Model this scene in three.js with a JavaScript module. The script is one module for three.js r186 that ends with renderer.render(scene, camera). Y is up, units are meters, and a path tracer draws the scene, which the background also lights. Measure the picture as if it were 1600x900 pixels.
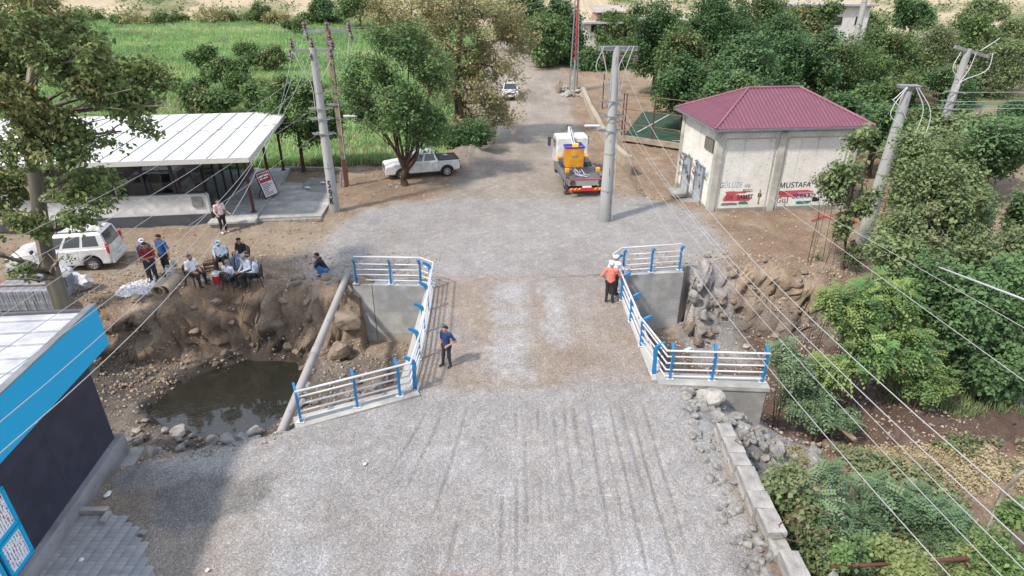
import * as THREE from 'three';
import { RoundedBoxGeometry } from 'three/addons/geometries/RoundedBoxGeometry.js';
import { mergeGeometries } from 'three/addons/utils/BufferGeometryUtils.js';

// ------------------------------------------------------------------ camera, sky, sun, exposure
const scene = new THREE.Scene();
const camera = new THREE.PerspectiveCamera(50.23, 16 / 9, 0.1, 1500);
const CAM_H = 11.3, PITCH = 26.8 * Math.PI / 180, FPX = 960;
camera.position.set(0, CAM_H, 0);
camera.rotation.set(-PITCH, 0, 0);
const renderer = new THREE.WebGLRenderer({ antialias: true });
renderer.setSize(1024, 576);
renderer.toneMapping = THREE.LinearToneMapping;
renderer.toneMappingExposure = 1.75;
renderer.shadowMap.enabled = true;
const sunDir = new THREE.Vector3(-0.514, 0.766, 0.386).normalize();
// hazy summer sky: pale blue overhead, whitish towards the horizon
{
  const w = 256, h = 128, a = new Float32Array(w * h * 4);
  for (let j = 0; j < h; j++) for (let i = 0; i < w; i++) {
    const el = ((j + .5) / h - .5) * Math.PI, az = ((i + .5) / w - .5) * 2 * Math.PI, d = new THREE.Vector3(Math.cos(el) * Math.cos(az), Math.sin(el), Math.cos(el) * Math.sin(az)), t = Math.pow(Math.max(0, Math.sin(el)), .55), g = .55 * Math.pow(Math.max(0, d.dot(sunDir)), 8);
    const c = el > 0 ? [.84 + (.47 - .84) * t + g, .86 + (.56 - .86) * t + g * .97, .90 + (.74 - .90) * t + g * .9] : [.30, .28, .25]; a.set([...c, 1], 4 * (j * w + i));
  }
  const t = new THREE.DataTexture(a, w, h, THREE.RGBAFormat, THREE.FloatType); t.mapping = THREE.EquirectangularReflectionMapping; t.magFilter = t.minFilter = THREE.LinearFilter; t.needsUpdate = true; scene.background = t; scene.environment = t;
}
const sun = new THREE.DirectionalLight(0xfff3e6, 2.75);
sun.position.copy(sunDir).multiplyScalar(120).add(new THREE.Vector3(0, 0, -40)); sun.target.position.set(0, 0, -40);
sun.castShadow = true; sun.shadow.radius = 7; sun.shadow.mapSize.set(4096, 4096);
Object.assign(sun.shadow.camera, { left: -80, right: 80, top: 80, bottom: -80, near: 1, far: 320 });
scene.add(sun, sun.target);

// ------------------------------------------------------------------ helpers
function rng(seed) { let a = seed >>> 0; return () => { a |= 0; a = a + 0x6D2B79F5 | 0; let t = Math.imul(a ^ a >>> 15, 1 | a); t = t + Math.imul(t ^ t >>> 7, 61 | t) ^ t; return ((t ^ t >>> 14) >>> 0) / 4294967296; }; }
const R = rng(20240917), rr = (a, b, r = R) => a + (b - a) * r();
const hash2 = (x, y) => { let h = Math.imul(x, 374761393) + Math.imul(y, 668265263) | 0; h = Math.imul(h ^ h >>> 13, 1274126177); return ((h ^ h >>> 16) >>> 0) / 4294967296; };
const sm = (a, b, x) => { const t = Math.min(1, Math.max(0, (x - a) / (b - a))); return t * t * (3 - 2 * t); };
const mix = (a, b, t) => a + (b - a) * t, clamp = (x, a = 0, b = 1) => Math.min(b, Math.max(a, x));
function vnoise(x, y, per = 0) {
  const xi = Math.floor(x), yi = Math.floor(y), fx = x - xi, fy = y - yi, w = per ? (i => ((i % per) + per) % per) : (i => i);
  const u = fx * fx * (3 - 2 * fx), v = fy * fy * (3 - 2 * fy);
  const a = hash2(w(xi), w(yi)), b = hash2(w(xi + 1), w(yi)), c = hash2(w(xi), w(yi + 1)), d = hash2(w(xi + 1), w(yi + 1));
  return a + (b - a) * u + (c - a) * v + (a - b - c + d) * u * v;
}
function fbm(x, y, o = 4, per = 0) { let s = 0, a = .5, n = 0; for (let i = 0; i < o; i++) { s += a * vnoise(x + i * 17.3 * (per ? 0 : 1), y + i * 9.1 * (per ? 0 : 1), per); n += a; a *= .5; x *= 2; y *= 2; per *= 2; } return s / n; }
const V = (x, y, z) => new THREE.Vector3(x, y, z);
// a photo pixel (1600 x 900) gives a direction; the ground height or a wall plane gives the distance
function ray(u, v) { const x = (u - 800) / FPX, y = -(v - 450) / FPX; return V(x, y * Math.cos(PITCH) - Math.sin(PITCH), -(Math.cos(PITCH) + y * Math.sin(PITCH))); }
function G(u, v, h = 0) { const d = ray(u, v); return d.multiplyScalar((h - CAM_H) / d.y).add(V(0, CAM_H, 0)); }
function Zp(u, v, z) { const d = ray(u, v); return d.multiplyScalar(z / d.z).add(V(0, CAM_H, 0)); }
const depthOf = p => -p.z * Math.cos(PITCH) - (p.y - CAM_H) * Math.sin(PITCH);

const counts = {};
function numbered(n) { const k = counts[n] = (counts[n] ?? -1) + 1; return k ? `${n}_${String(k).padStart(3, '0')}` : n; }
function sh(o) { o.traverse(m => { if (m.isMesh) { m.castShadow = true; m.receiveShadow = true; } }); return o; }
function tag(o, label, category, group, kind) { Object.assign(o.userData, { label, category }); if (group) o.userData.group = group; if (kind) o.userData.kind = kind; return o; }
function thing(name, label, category, pos = [0, 0, 0], turn = 0, group) {
  const o = new THREE.Group(); o.name = numbered(name); scene.add(o);
  Array.isArray(pos) ? o.position.set(...pos) : o.position.copy(pos); o.rotation.y = turn;
  return tag(o, label, category, group);
}
function clean(g) { if (g.index) g = g.toNonIndexed(); for (const k of Object.keys(g.attributes)) if (!['position', 'normal', 'uv', 'color'].includes(k)) g.deleteAttribute(k); return g; }
function merge(gs) {
  gs = [gs].flat(9).filter(Boolean); if (gs.length === 1) return gs[0];
  gs = gs.map(clean); const all = k => gs.every(g => g.attributes[k]);
  for (const k of ['uv', 'color']) if (!all(k)) gs.forEach(g => g.deleteAttribute(k));
  return mergeGeometries(gs, false);
}
function obj(name, gs, mat, parent = scene) {
  const m = new THREE.Mesh(merge(gs), mat); m.name = parent === scene ? numbered(name) : name;
  m.castShadow = m.receiveShadow = true; parent.add(m); return m;
}
function struct(name, gs, mat) { const m = obj(name, gs, mat); m.userData.kind = 'structure'; return m; }
function copyOf(o, label, group) { const c = o.clone(); c.name = numbered(o.name.replace(/_\d{3}$/, '')); c.userData = { ...o.userData, label }; if (group) c.userData.group = group; scene.add(c); return c; }

// geometries
function uvBox(g, s = 1) { // uv in metres from position and normal
  const p = g.attributes.position, n = g.attributes.normal, uv = new Float32Array(p.count * 2);
  for (let i = 0; i < p.count; i++) {
    const ax = Math.abs(n.getX(i)), ay = Math.abs(n.getY(i)), az = Math.abs(n.getZ(i));
    if (ay >= ax && ay >= az) { uv[2 * i] = p.getX(i) * s; uv[2 * i + 1] = p.getZ(i) * s; }
    else if (ax >= az) { uv[2 * i] = p.getZ(i) * s; uv[2 * i + 1] = p.getY(i) * s; }
    else { uv[2 * i] = p.getX(i) * s; uv[2 * i + 1] = p.getY(i) * s; }
  }
  g.setAttribute('uv', new THREE.BufferAttribute(uv, 2)); return g;
}
function box(cx, cy, cz, w, h, d, r = 0, ry = 0) {
  let g = r ? new RoundedBoxGeometry(w, h, d, 2, Math.min(r, w / 2.01, h / 2.01, d / 2.01)) : new THREE.BoxGeometry(w, h, d);
  if (ry) g.rotateY(ry); g.translate(cx, cy, cz); return uvBox(clean(g));
}
const Y = V(0, 1, 0);
function cyl(a, b, r0, r1 = r0, n = 8, open = false) {
  const d = V().subVectors(b, a), L = d.length(), g = new THREE.CylinderGeometry(r1, r0, L, n, 1, open);
  g.translate(0, L / 2, 0).applyQuaternion(new THREE.Quaternion().setFromUnitVectors(Y, d.normalize())).translate(a.x, a.y, a.z); return g;
}
function bar(a, b, w, h) { // a square bar from a to b
  const d = V().subVectors(b, a), L = d.length(), g = new THREE.BoxGeometry(w, h, L), m = new THREE.Matrix4().lookAt(b, a, Math.abs(d.y) > .98 * L ? V(0, 0, 1) : Y);
  g.applyMatrix4(m).translate((a.x + b.x) / 2, (a.y + b.y) / 2, (a.z + b.z) / 2); return uvBox(clean(g));
}
function tube(pts, r, n = 6, seg = 0) { return new THREE.TubeGeometry(new THREE.CatmullRomCurve3(pts), seg || pts.length * 5, r, n, false); }
function limb(pts, r0, r1, n = 7, seg = 0) { // tapering tube with a closed tip
  const c = new THREE.CatmullRomCurve3(pts), S = seg || pts.length * 3, g = new THREE.TubeGeometry(c, S, 1, n, false), p = g.attributes.position;
  for (let i = 0; i <= S; i++) { const q = c.getPointAt(i / S), k = mix(r0, r1, i / S); for (let j = 0; j <= n; j++) { const t = i * (n + 1) + j; p.setXYZ(t, q.x + (p.getX(t) - q.x) * k, q.y + (p.getY(t) - q.y) * k, q.z + (p.getZ(t) - q.z) * k); } }
  g.computeVertexNormals(); return g;
}
function quad(a, b, c, d) { // a b c d round the face, with uv 0..1
  const g = new THREE.BufferGeometry(); g.setAttribute('position', new THREE.Float32BufferAttribute([a, b, c, a, c, d].flatMap(p => [p.x, p.y, p.z]), 3));
  g.setAttribute('uv', new THREE.Float32BufferAttribute([0, 0, 1, 0, 1, 1, 0, 0, 1, 1, 0, 1], 2)); g.computeVertexNormals(); return g;
}
function hexa(p, q) { // solid between two quads p (4 points) and q (4 points)
  return merge([quad(p[0], p[1], p[2], p[3]), quad(q[3], q[2], q[1], q[0]), ...[0, 1, 2, 3].map(i => quad(p[i], q[i], q[(i + 1) % 4], p[(i + 1) % 4]))]);
}
function slabPoly(pts, y0, y1) { // upright prism over a polygon of [x, z]
  const s = new THREE.Shape(pts.map(([x, z]) => new THREE.Vector2(x, -z))), g = new THREE.ExtrudeGeometry(s, { depth: y1 - y0, bevelEnabled: false });
  g.rotateX(-Math.PI / 2).translate(0, y0, 0); return uvBox(clean(g));
}
function extrudeSide(pts, w, bevel = .03, holes) { // side outline [x, y] swept over width w along z, centred
  const s = new THREE.Shape(pts.map(p => new THREE.Vector2(...p)));
  const g = new THREE.ExtrudeGeometry(s, { depth: w - 2 * bevel, bevelEnabled: bevel > 0, bevelThickness: bevel, bevelSize: bevel, bevelOffset: -bevel, bevelSegments: 3, curveSegments: 10 });
  g.translate(0, 0, -(w - 2 * bevel) / 2); return g;
}
function rock(seed, rx, ry, rz, det = 1, rough = .28) {
  const g = clean(new THREE.IcosahedronGeometry(1, det)), p = g.attributes.position, r = rng(seed * 7919 + 13), cut = [];
  for (let i = 0; i < 12; i++) cut.push([V(rr(-1, 1, r), rr(-1, 1, r), rr(-1, 1, r)).normalize(), rr(.5, .85, r)]);
  for (let i = 0; i < p.count; i++) {
    const q = V().fromBufferAttribute(p, i).normalize(); let k = 1;
    for (const [n, d] of cut) { const c = q.dot(n); if (c > 0) k = Math.min(k, d / c); }
    k *= 1 + rough * (fbm(q.x * 2.1 + seed * 3.7 + q.z, q.y * 2.1 + q.z * 1.7 + seed, 3) - .5) + rough * .5 * (fbm(q.x * 7 + seed + q.y * 3, q.z * 7 + q.y * 4, 2) - .5);
    p.setXYZ(i, q.x * k * rx, q.y * k * ry, q.z * k * rz);
  }
  g.computeVertexNormals(); return uvBox(g);
}

// textures
function dataTex(n, fn, srgb = true, rep = 1) {
  const a = new Uint8Array(n * n * 4);
  for (let j = 0; j < n; j++) for (let i = 0; i < n; i++) { const c = fn(i / n, j / n), o = 4 * (j * n + i); a[o] = 255 * clamp(c[0]); a[o + 1] = 255 * clamp(c[1]); a[o + 2] = 255 * clamp(c[2]); a[o + 3] = 255; }
  const t = new THREE.DataTexture(a, n, n); t.wrapS = t.wrapT = THREE.RepeatWrapping; t.magFilter = THREE.LinearFilter; t.minFilter = THREE.LinearMipmapLinearFilter; t.generateMipmaps = true;
  if (srgb) t.colorSpace = THREE.SRGBColorSpace; t.repeat.set(rep, rep); t.needsUpdate = true; return t;
}
function stones(n, cells, seed) { // tileable field of stones: [height, tone]
  const pts = []; for (let i = 0; i < cells * cells; i++) pts.push([hash2(i + seed, 7), hash2(i + seed, 91), hash2(i + seed, 23)]);
  return (u, v) => {
    const x = u * cells, y = v * cells, xi = Math.floor(x), yi = Math.floor(y); let d1 = 9, d2 = 9, tone = 0;
    for (let a = -1; a <= 1; a++) for (let b = -1; b <= 1; b++) {
      const cx = ((xi + a) % cells + cells) % cells, cy = ((yi + b) % cells + cells) % cells, p = pts[cy * cells + cx], dx = xi + a + p[0] - x, dy = yi + b + p[1] - y, d = Math.hypot(dx, dy);
      if (d < d1) { d2 = d1; d1 = d; tone = p[2]; } else if (d < d2) d2 = d;
    }
    return [clamp((d2 - d1) * 1.6), tone];
  };
}
const st1 = stones(1024, 92, 1), st2 = stones(1024, 40, 5000);
const cache = new Map();
const gravelF = (u, v) => {
  const [h, t] = st1(u, v), [h2, t2] = st2(u, v), n = fbm(u * 12, v * 12, 3, 12);
  const k = .84 + .22 * (t - .5) + .08 * (h - .5) + .08 * (t2 > .85 ? 1 : 0) * h2 + .12 * (n - .5), w = (hash2(Math.floor(t * 9999), 3) - .5) * .035;
  return [k + w, k, k - w];
};
const groundMap = dataTex(1024, gravelF, true, 1 / 2.6);
const groundBump = dataTex(1024, (u, v) => { const h = st1(u, v)[0] * .5 + st2(u, v)[0] * .3 + .3 * fbm(u * 24, v * 24, 3, 24); return [h, h, h]; }, false, 1 / 2.6);
const grainMap = dataTex(512, (u, v) => { const k = .86 + .26 * (fbm(u * 8, v * 8, 5, 8) - .5) + .08 * (hash2(u * 512 | 0, v * 512 | 0) - .5); return [k, k, k]; }, true, 1 / 2.2);
const grainBump = dataTex(512, (u, v) => { const k = fbm(u * 24, v * 24, 4, 24); return [k, k, k]; }, false, 1 / 1.1);
const concMap = dataTex(1024, (u, v) => {
  const n = fbm(u * 6, v * 6, 5, 6), st = fbm(u * 40, v * 3, 3, 0) , f = hash2(u * 1024 | 0, v * 1024 | 0), pit = st1(u, v)[1] > .985 && st1(u, v)[0] > .3 ? .22 : 0;
  const k = .86 + .34 * (n - .5) + .08 * (f - .5) - pit; return [k, k, k * .99];
}, true, 1 / 3);
const barkMap = dataTex(256, (u, v) => { const n = fbm(u * 8, v * 3, 4, 8), k = .62 + .7 * (n - .4); return [k, k * .97, k * .92]; }, true, 1);

const lin = (r, g, b) => new THREE.Color().setRGB(r, g, b);
function std(color, rough = .8, extra = {}) { const m = new THREE.MeshStandardMaterial({ roughness: rough, ...extra }); m.color = Array.isArray(color) ? lin(...color) : new THREE.Color(color); return m; }
function phys(color, rough = .5, extra = {}) { const m = new THREE.MeshPhysicalMaterial({ roughness: rough, ...extra }); m.color = Array.isArray(color) ? lin(...color) : new THREE.Color(color); return m; }
const conc = (c = [.40, .39, .37]) => std(c, .9, { map: concMap, bumpMap: grainBump, bumpScale: .006 });
const grained = (c, r = .85) => std(c, r, { map: grainMap });
const M = {
  conc: conc(), concPale: conc([.50, .49, .47]), concDark: conc([.36, .355, .35]), pole: std([.42, .43, .43], .85, { map: concMap }),
  white: phys([.84, .84, .83], .3, { clearcoat: .6, clearcoatRoughness: .1, map: grainMap }), whitePaint: grained([.72, .72, .70], .5), black: std([.02, .02, .022], .6), rubber: std([.022, .022, .024], .85),
  glass: phys([.02, .025, .03], .05, { metalness: 0, clearcoat: 1 }), chrome: std([.6, .6, .62], .3, { metalness: .9 }), steel: std([.38, .39, .4], .5, { metalness: .6, map: grainMap }), dark: std([.05, .05, .055], .7),
  blue: grained([.015, .24, .56], .4), rail: grained([.74, .75, .76], .4), rust: grained([.13, .045, .03], .8), wire: std([.36, .36, .36], .6), wireDark: std([.06, .06, .065], .6),
  wood: std([.28, .19, .12], .85, { map: barkMap }), bark: std([.22, .17, .13], .95, { map: barkMap, bumpMap: barkMap, bumpScale: .02 }), barkPale: std([.42, .40, .34], .9, { map: barkMap, bumpMap: barkMap, bumpScale: .008 }), barkBrown: std([.15, .095, .07], .95, { map: barkMap, bumpMap: barkMap, bumpScale: .02 }),
  rockGrey: std([.40, .39, .38], .92, { map: concMap, bumpMap: grainBump, bumpScale: .02 }), rockBrown: std([.34, .27, .21], .95, { map: grainMap, bumpMap: grainBump, bumpScale: .02 }), rockPale: std([.50, .48, .45], .92, { map: concMap, bumpMap: grainBump, bumpScale: .02 }),
  red: std([.5, .03, .03], .45), orange: std([.75, .33, .02], .5, { map: grainMap }), redLamp: phys([.45, .02, .02], .25, { clearcoat: .8 }), amber: phys([.8, .3, .02], .3, { clearcoat: .6 }), plate: std([.7, .7, .68], .5), yellow: std([.8, .55, .06], .5),
};

Object.assign(M, {
  glassD: phys([.018, .018, .02], .06, { clearcoat: 1 }), glassW: phys([.75, .8, .8], .03, { transmission: 1, thickness: 0, ior: 1.5 }), seam: std([.40, .42, .45], .5), tile: grained([.5, .5, .51]),
  tileV: [[.52, .53, .56], [.46, .47, .5], [.56, .56, .58]].map(c => std(c, .8, { map: grainMap })), blockV: [[.42, .39, .34], [.36, .33, .29], [.47, .45, .41]].map(c => conc(c)), concW: conc([.44, .37, .29]), rustG: std([.16, .10, .06], .8),
});
const plasterMap = dataTex(1024, (u, v) => { const n = fbm(u * 5, v * 5, 5, 5), f = fbm(u * 60, v * 60, 2, 60), st = fbm(u * 34, v * 2.2 + 4, 3, 0), pit = st2(u, v)[1] > .96 && st2(u, v)[0] > .45 ? .12 : 0; const k = .92 + .16 * (n - .5) + .10 * (f - .5) - .10 * clamp((st - .6) * 3) - pit; return [k, k * .995, k * .975]; }, true, 1 / 4);
const SHOP = [[3.66, 4.3, 1.4, 2.28, 11], [3.66, 4.3, .52, 1.3, 12], [4.45, 5.1, 1.4, 2.28, 13], [4.45, 5.1, .52, 1.3, 14]];
const BLK = uvBox(clean(new RoundedBoxGeometry(.098, .4, .52, 1, .008)));
M.blkV = [[.36, .38, .42], [.42, .43, .46], [.31, .33, .37]].map(c => std(c, .9, { map: grainMap }));
M.pipe = std([.40, .37, .36], .8, { map: concMap }); M.blockW = [[.47, .45, .43], [.41, .40, .38], [.52, .50, .47]].map(c => std(c, .93, { map: concMap, bumpMap: grainBump, bumpScale: .02 }));
// ------------------------------------------------------------------ terrain: one sheet, height and soil by place
function pl(tab, x) { if (x <= tab[0][0]) return tab[0][1]; for (let i = 1; i < tab.length; i++) if (x <= tab[i][0]) { const [a, b] = tab[i - 1], [c, d] = tab[i]; return b + (d - b) * (x - a) / (c - a); } return tab[tab.length - 1][1]; }
const FAR_EDGE = [[-60, -18], [-24, -20.3], [-20, -20.8], [-16, -21.6], [-13, -22.5], [-10.5, -22.9], [-6.6, -23.0], [0, -23.1], [4.4, -23.7], [7.3, -24.2], [9, -25.2], [11, -25.4], [13.5, -23.8], [16, -21.8], [20, -19.8], [60, -15]];
const NEAR_EDGE = [[-60, -6], [-14, -10.6], [-10, -11.9], [-8.3, -12.2], [-6.5, -12.9], [-6, -13.9], [-3, -15.5], [0, -15.7], [4.5, -16.1], [7.85, -15.9], [9, -14.6], [12, -13.6], [20, -11], [60, -6]];
const POOL = [-10.55, -19.05, 2.8, 2.6], WATER_Y = -2.98;
const poolD = (x, z) => Math.hypot((x - POOL[0]) / POOL[2], (z - POOL[1]) / POOL[3]) + .3 * (fbm(x * .6 + 5, z * .6, 3) - .5);
const roadDamp = (x, z) => sm(1.2, .2, Math.max(0, Math.abs(x - .7) - 4.2) + Math.max(0, Math.abs(z + 19.4) - 4.4));
function ruts(x, z) { // wheel and roller grooves pressed into the loose gravel
  const on = sm(-15.0, -14.0, z) * sm(-8.2, -9.6, z) * sm(-3.6, -2.2, x) * sm(5, 3.6, x); let d = 0;
  if (on > 0) for (let i = 0; i < 21; i++) {
    const x0 = -2.7 + i * .345 + .16 * hash2(i, 3), sl = i < 7 ? -.16 * (1 - i / 7) : .02 * (hash2(i, 9) - .5), w = .04 + .035 * hash2(i, 5);
    const c = x0 + sl * (z + 15.5) * (1 + .12 * (z + 15.5) * (i < 7 ? 1 : 0)) + .05 * (vnoise(z * .9, i * 7) - .5), k = (x - c) / w;
    const seg = sm(.3, .55, vnoise(z * .55 + i * 3.1, i * 1.7));
    if (Math.abs(k) < 3) d += (.5 + .5 * hash2(i, 11)) * seg * (-.085 * Math.exp(-k * k) + .035 * Math.exp(-((k - 1.6) ** 2)) + .035 * Math.exp(-((k + 1.6) ** 2)));
  }
  return d * on;
}
function baseH(x, z) {
  let h = z < -55 ? (z > -130 ? .056 * (-55 - z) : 4.2 + .2 * (-130 - z)) : 0;
  if (z < -130) h += 3 * (fbm(x * .02, z * .02, 3) - .5) * sm(-130, -160, z);
  h += sm(-9, -16, x) * sm(-38, -44, z) * -.35;                                             // field a little below the road
  h -= sm(7.2, 8.4, x) * sm(-33, -36, z) * sm(-62, -56, z) * .55;                            // dug strip by the pitch wall
  h -= sm(11.5, 17, x) * sm(-34, -27, z) * .7 + sm(14, 26, x) * sm(-40, -28, z) * .5;
  return h;
}
function height(x, z) {
  let h = baseH(x, z);
  const wob = (fbm(x * .45, z * .45, 4) - .5);
  const onBridge = sm(7.9, 7.2, Math.abs(x - .9));
  // garden below the block wall, lower right
  const gxs = z > -13.5 ? 5.95 : mix(5.1, 5.95, sm(-14.2, -13.5, z)), gw = z > -13.5 ? .35 : mix(3.8, .35, sm(-14.2, -13.5, z));
  const gd = -1.7 * sm(gxs, gxs + gw, x) * sm(-25, -19, z) * (1 - .0 * wob);
  h += gd;
  // river channel
  const inWalls = x > -6.25 && x < 7.9;
  const zf = pl(FAR_EDGE, x) + (inWalls ? 0 : 1.1 * wob + .35 * (fbm(x * 2.1, z * 1.3, 3) - .5)), zn = pl(NEAR_EDGE, x) + (inWalls ? 0 : .7 * (fbm(x * .8 + 9, z * .5, 3) - .5));
  const wf = inWalls ? .25 : x > 7.9 ? 2.6 : 1.5, wn = inWalls ? .25 : x < -6 ? 4.0 : 2.2;
  let bed = -2.72 + .35 * (fbm(x * .7, z * .7, 3) - .5) - .75 * sm(1.12, .8, poolD(x, z)) + .5 * sm(-14, -18, x) + .7 * sm(9, 16, x);
  const s = Math.min(sm(zf, zf + wf, z), sm(zn, zn - wn, z));
  if (s > 0) h = mix(h, Math.min(bed, h), s);
  // lower left: fill between building and gravel heap
  const flat = roadDamp(x, z), road = sm(9.5, 6, Math.abs(x - .8)) * (1 - s) * (z > -60 ? 1 : .3);
  const rough = mix(.16, .035, road) * (1 - flat);
  h += rough * (fbm(x * 1.1 + 40, z * 1.1, 5) - .5) * 2 + (s > .02 && s < 1 ? .35 * (fbm(x * 1.7, z * 1.7 + 31, 4) - .5) * (inWalls ? 0 : 1) : 0);
  if (s > .9) h += .16 * (fbm(x * 2.6, z * 2.6, 3) - .5);
  h += ruts(x, z);
  // soft heap edges of the gravel at the lower left
  const gh = Math.hypot((x + 5.2) / 2.6, (z + 11.9) / 1.5); h += .28 * Math.exp(-gh * gh) * (1 - s);
  const mh = Math.hypot((x + 9.0) / .95, (z + 11.75) / .5); h += .3 * Math.exp(-mh * mh * 1.3) * (1 - s);   // dumped cement mound
  // spoil berm behind the pickup
  const bm = Math.hypot((x + 3.2) / 1.7, (z + 42.3) / 1.2); h += .9 * Math.exp(-bm * bm) * (.7 + .6 * fbm(x * 2, z * 2, 3));
  if (z < -40 && x > -30 && x < 30) h += 0;
  return h;
}
const C = { gravel: [.49, .465, .445], gravelD: [.29, .275, .26], gravelB: [.40, .36, .325], dust: [.46, .375, .30], white: [.60, .595, .60], dirt: [.40, .28, .185], dirtL: [.46, .365, .265], dirtD: [.19, .13, .09], soil: [.15, .082, .055], straw: [.52, .41, .24], grass: [.09, .20, .05], bed: [.19, .155, .13], wet: [.07, .055, .045], hill: [.60, .49, .33], hillG: [.17, .20, .07], garden: [.30, .205, .14] };
const mixC = (a, b, t) => [mix(a[0], b[0], t), mix(a[1], b[1], t), mix(a[2], b[2], t)];
function soil(x, z) {
  const n1 = fbm(x * .35, z * .35, 4), n2 = fbm(x * 1.3 + 70, z * 1.3, 4), n3 = fbm(x * 4 + 11, z * 4, 3), e = (n1 - .5) * 3 + (n2 - .5) * 1.2;
  let c = mixC(C.dirt, C.dirtL, clamp((n2 - .35) * 2.2));
  c = mixC(c, C.dirtD, clamp((n1 - .56) * 3) * .5);
  // far road: tan grey with damp and oily patches
  const roadX = .9 + (z < -50 ? (-50 - z) * .02 : 0), onRoad = sm(5.2, 4.2, Math.abs(x - roadX) + e * .5) * sm(-31, -36, z + e) * sm(-112, -100, z);
  c = mixC(c, mixC([.50, .435, .365], [.37, .32, .27], clamp((fbm(x * .5 + 3, z * .22, 4) - .45) * 4)), onRoad);
  // side road in front of the long building
  const side = sm(-7.5, -9, x + e) * sm(-31.2, -30, z) * sm(-22.6, -24, z);
  c = mixC(c, mixC(C.dirtL, C.dirt, clamp((fbm(x * .3, z * 1.4, 4) - .42) * 3)), side);
  // field and hills
  const field = sm(-40.5, -42.5, z + e * .5) * sm(-4.5, -7, x + e + (z < -60 ? (z + 60) * .05 : 0));
  const fc = mixC(mixC([.13, .30, .07], [.20, .38, .09], clamp((n2 - .4) * 2.5)), [.06, .15, .05], clamp((fbm(x * .06, z * .12 + 4, 3) - .5) * 5));
  const pale = clamp((fbm(x * .09 + 50, z * .09, 3) - .52) * 6) * sm(-115, -80, z);
  if (field > 0) c = mixC(c, mixC(fc, C.straw, pale * .7), field);
  const hz = -128 + .22 * Math.max(0, x + 60) + 14 * (fbm(x * .03, 2, 2) - .5), hill = sm(hz, hz - 5, z + e);
  const right = sm(12, 20, x) * sm(-46, -60, z);
  if (hill > 0 || right > 0) c = mixC(c, mixC(C.hill, C.hillG, clamp((fbm(x * .08, z * .08, 4) - .52) * 5)), Math.max(hill, right));
  // gravel fan beyond the bridge
  const fan = sm(-22.8, -23.4, z) * sm(-34.6, -32.6, z + e * .6 + Math.abs(x) * .08) * sm(pl([[-34, -4.2], [-31.6, -8.6], [-27, -9.2], [-23.5, -9.4]], z) - .9, pl([[-34, -4.2], [-31.6, -8.6], [-27, -9.2], [-23.5, -9.4]], z) + .7, x + e * .7) * sm(pl([[-34, 8], [-31.6, 10.2], [-27, 10.4], [-23.5, 9]], z) + .5, pl([[-34, 8], [-31.6, 10.2], [-27, 10.4], [-23.5, 9]], z) - .6, x + e * .6);
  c = mixC(c, mixC(C.gravel, C.gravelB, clamp((n1 - .5) * 2.6) * .8), fan);
  // the near gravel
  const near = sm(-16.6, -15.6, z + e * .3) * sm(-9.2, -8.3, x + e * .4) * sm(5.9, 5.2, x);
  let gc = mixC(mixC(C.gravel, C.gravelB, clamp((n1 - .54) * 4) * .55), C.white, clamp((fbm(x * .8 + 33, z * .5 + 8, 4) - .56) * 4) * .5);
  gc = mixC(gc, C.dust, clamp(sm(-4.5, -7.5, x + e * .6) * sm(-11, -10, z + e * .3)) * .8);
  gc = mixC(gc, C.white, .75 * sm(.75, .3, Math.hypot((x + 4.4) / 1.6, (z + 9.2) / .8) + (n2 - .5)));
  gc = mixC(gc, C.white, .7 * sm(.95, .45, Math.hypot((x - 2.9) / 1.1, (z + 8.9) / 1.4) + (n2 - .5) * .6));
  gc = mixC(gc, C.dust, .75 * sm(.9, .5, Math.hypot((x + .6) / 2.4, (z + 8.6) / .45) + (n2 - .5)));
  gc = mixC(gc, C.gravelD, .9 * sm(1.1, .8, Math.hypot((x + 8.1) / (x < -8.1 ? 1.1 : 2.5), (z + 10.95) / .9) + (n2 - .5) * .6 + (n3 - .5) * .3));
  gc = mixC(gc, [.33, .30, .28], .8 * sm(4.5, 5, x + (n2 - .5)) * sm(-9.9, -9, z));
  c = mixC(c, gc, near);
  // deck: dust, with pale strips where the surface was swept
  const deck = sm(-15.2, -16, z + e * .45) * sm(-24, -22.9, z + e * .25) * sm(5.6, 5, Math.abs(x - .7));
  let dc = mixC(C.dust, [.40, .32, .25], clamp((fbm(x * 2.2, z * .3, 4) - .45) * 3.2));
  dc = mixC(dc, C.gravel, .55 * clamp((n1 - .42) * 4));
  const strip = Math.max(sm(-.95, -.6, x + (n3 - .5) * .7 + (n1 - .5) * .6) * sm(.95, .4, x + (n3 - .5) * .7 + (n1 - .5) * .6) * sm(-15.4, -16.2, z), sm(1.15, 1.4, x + (n3 - .5) * .6 + (n1 - .5) * .5) * sm(2.3, 1.8, x + (n3 - .5) * .6 + (n1 - .5) * .5) * sm(-17.6, -18.6, z)) * sm(-23.1, -22.7, z);
  dc = mixC(dc, C.white, .8 * strip * clamp(.15 + 1.1 * n2 + .8 * (n3 - .5)));
  c = mixC(c, dc, deck);
  // channel banks and bed
  const inW = x > -6.25 && x < 7.9, zf = pl(FAR_EDGE, x), zn = pl(NEAR_EDGE, x), wn = inW ? .3 : x < -6 ? 4 : 2;
  const s = Math.min(sm(zf - .3, zf + 1.2, z), sm(zn + .1, zn - wn * .55, z));
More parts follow.
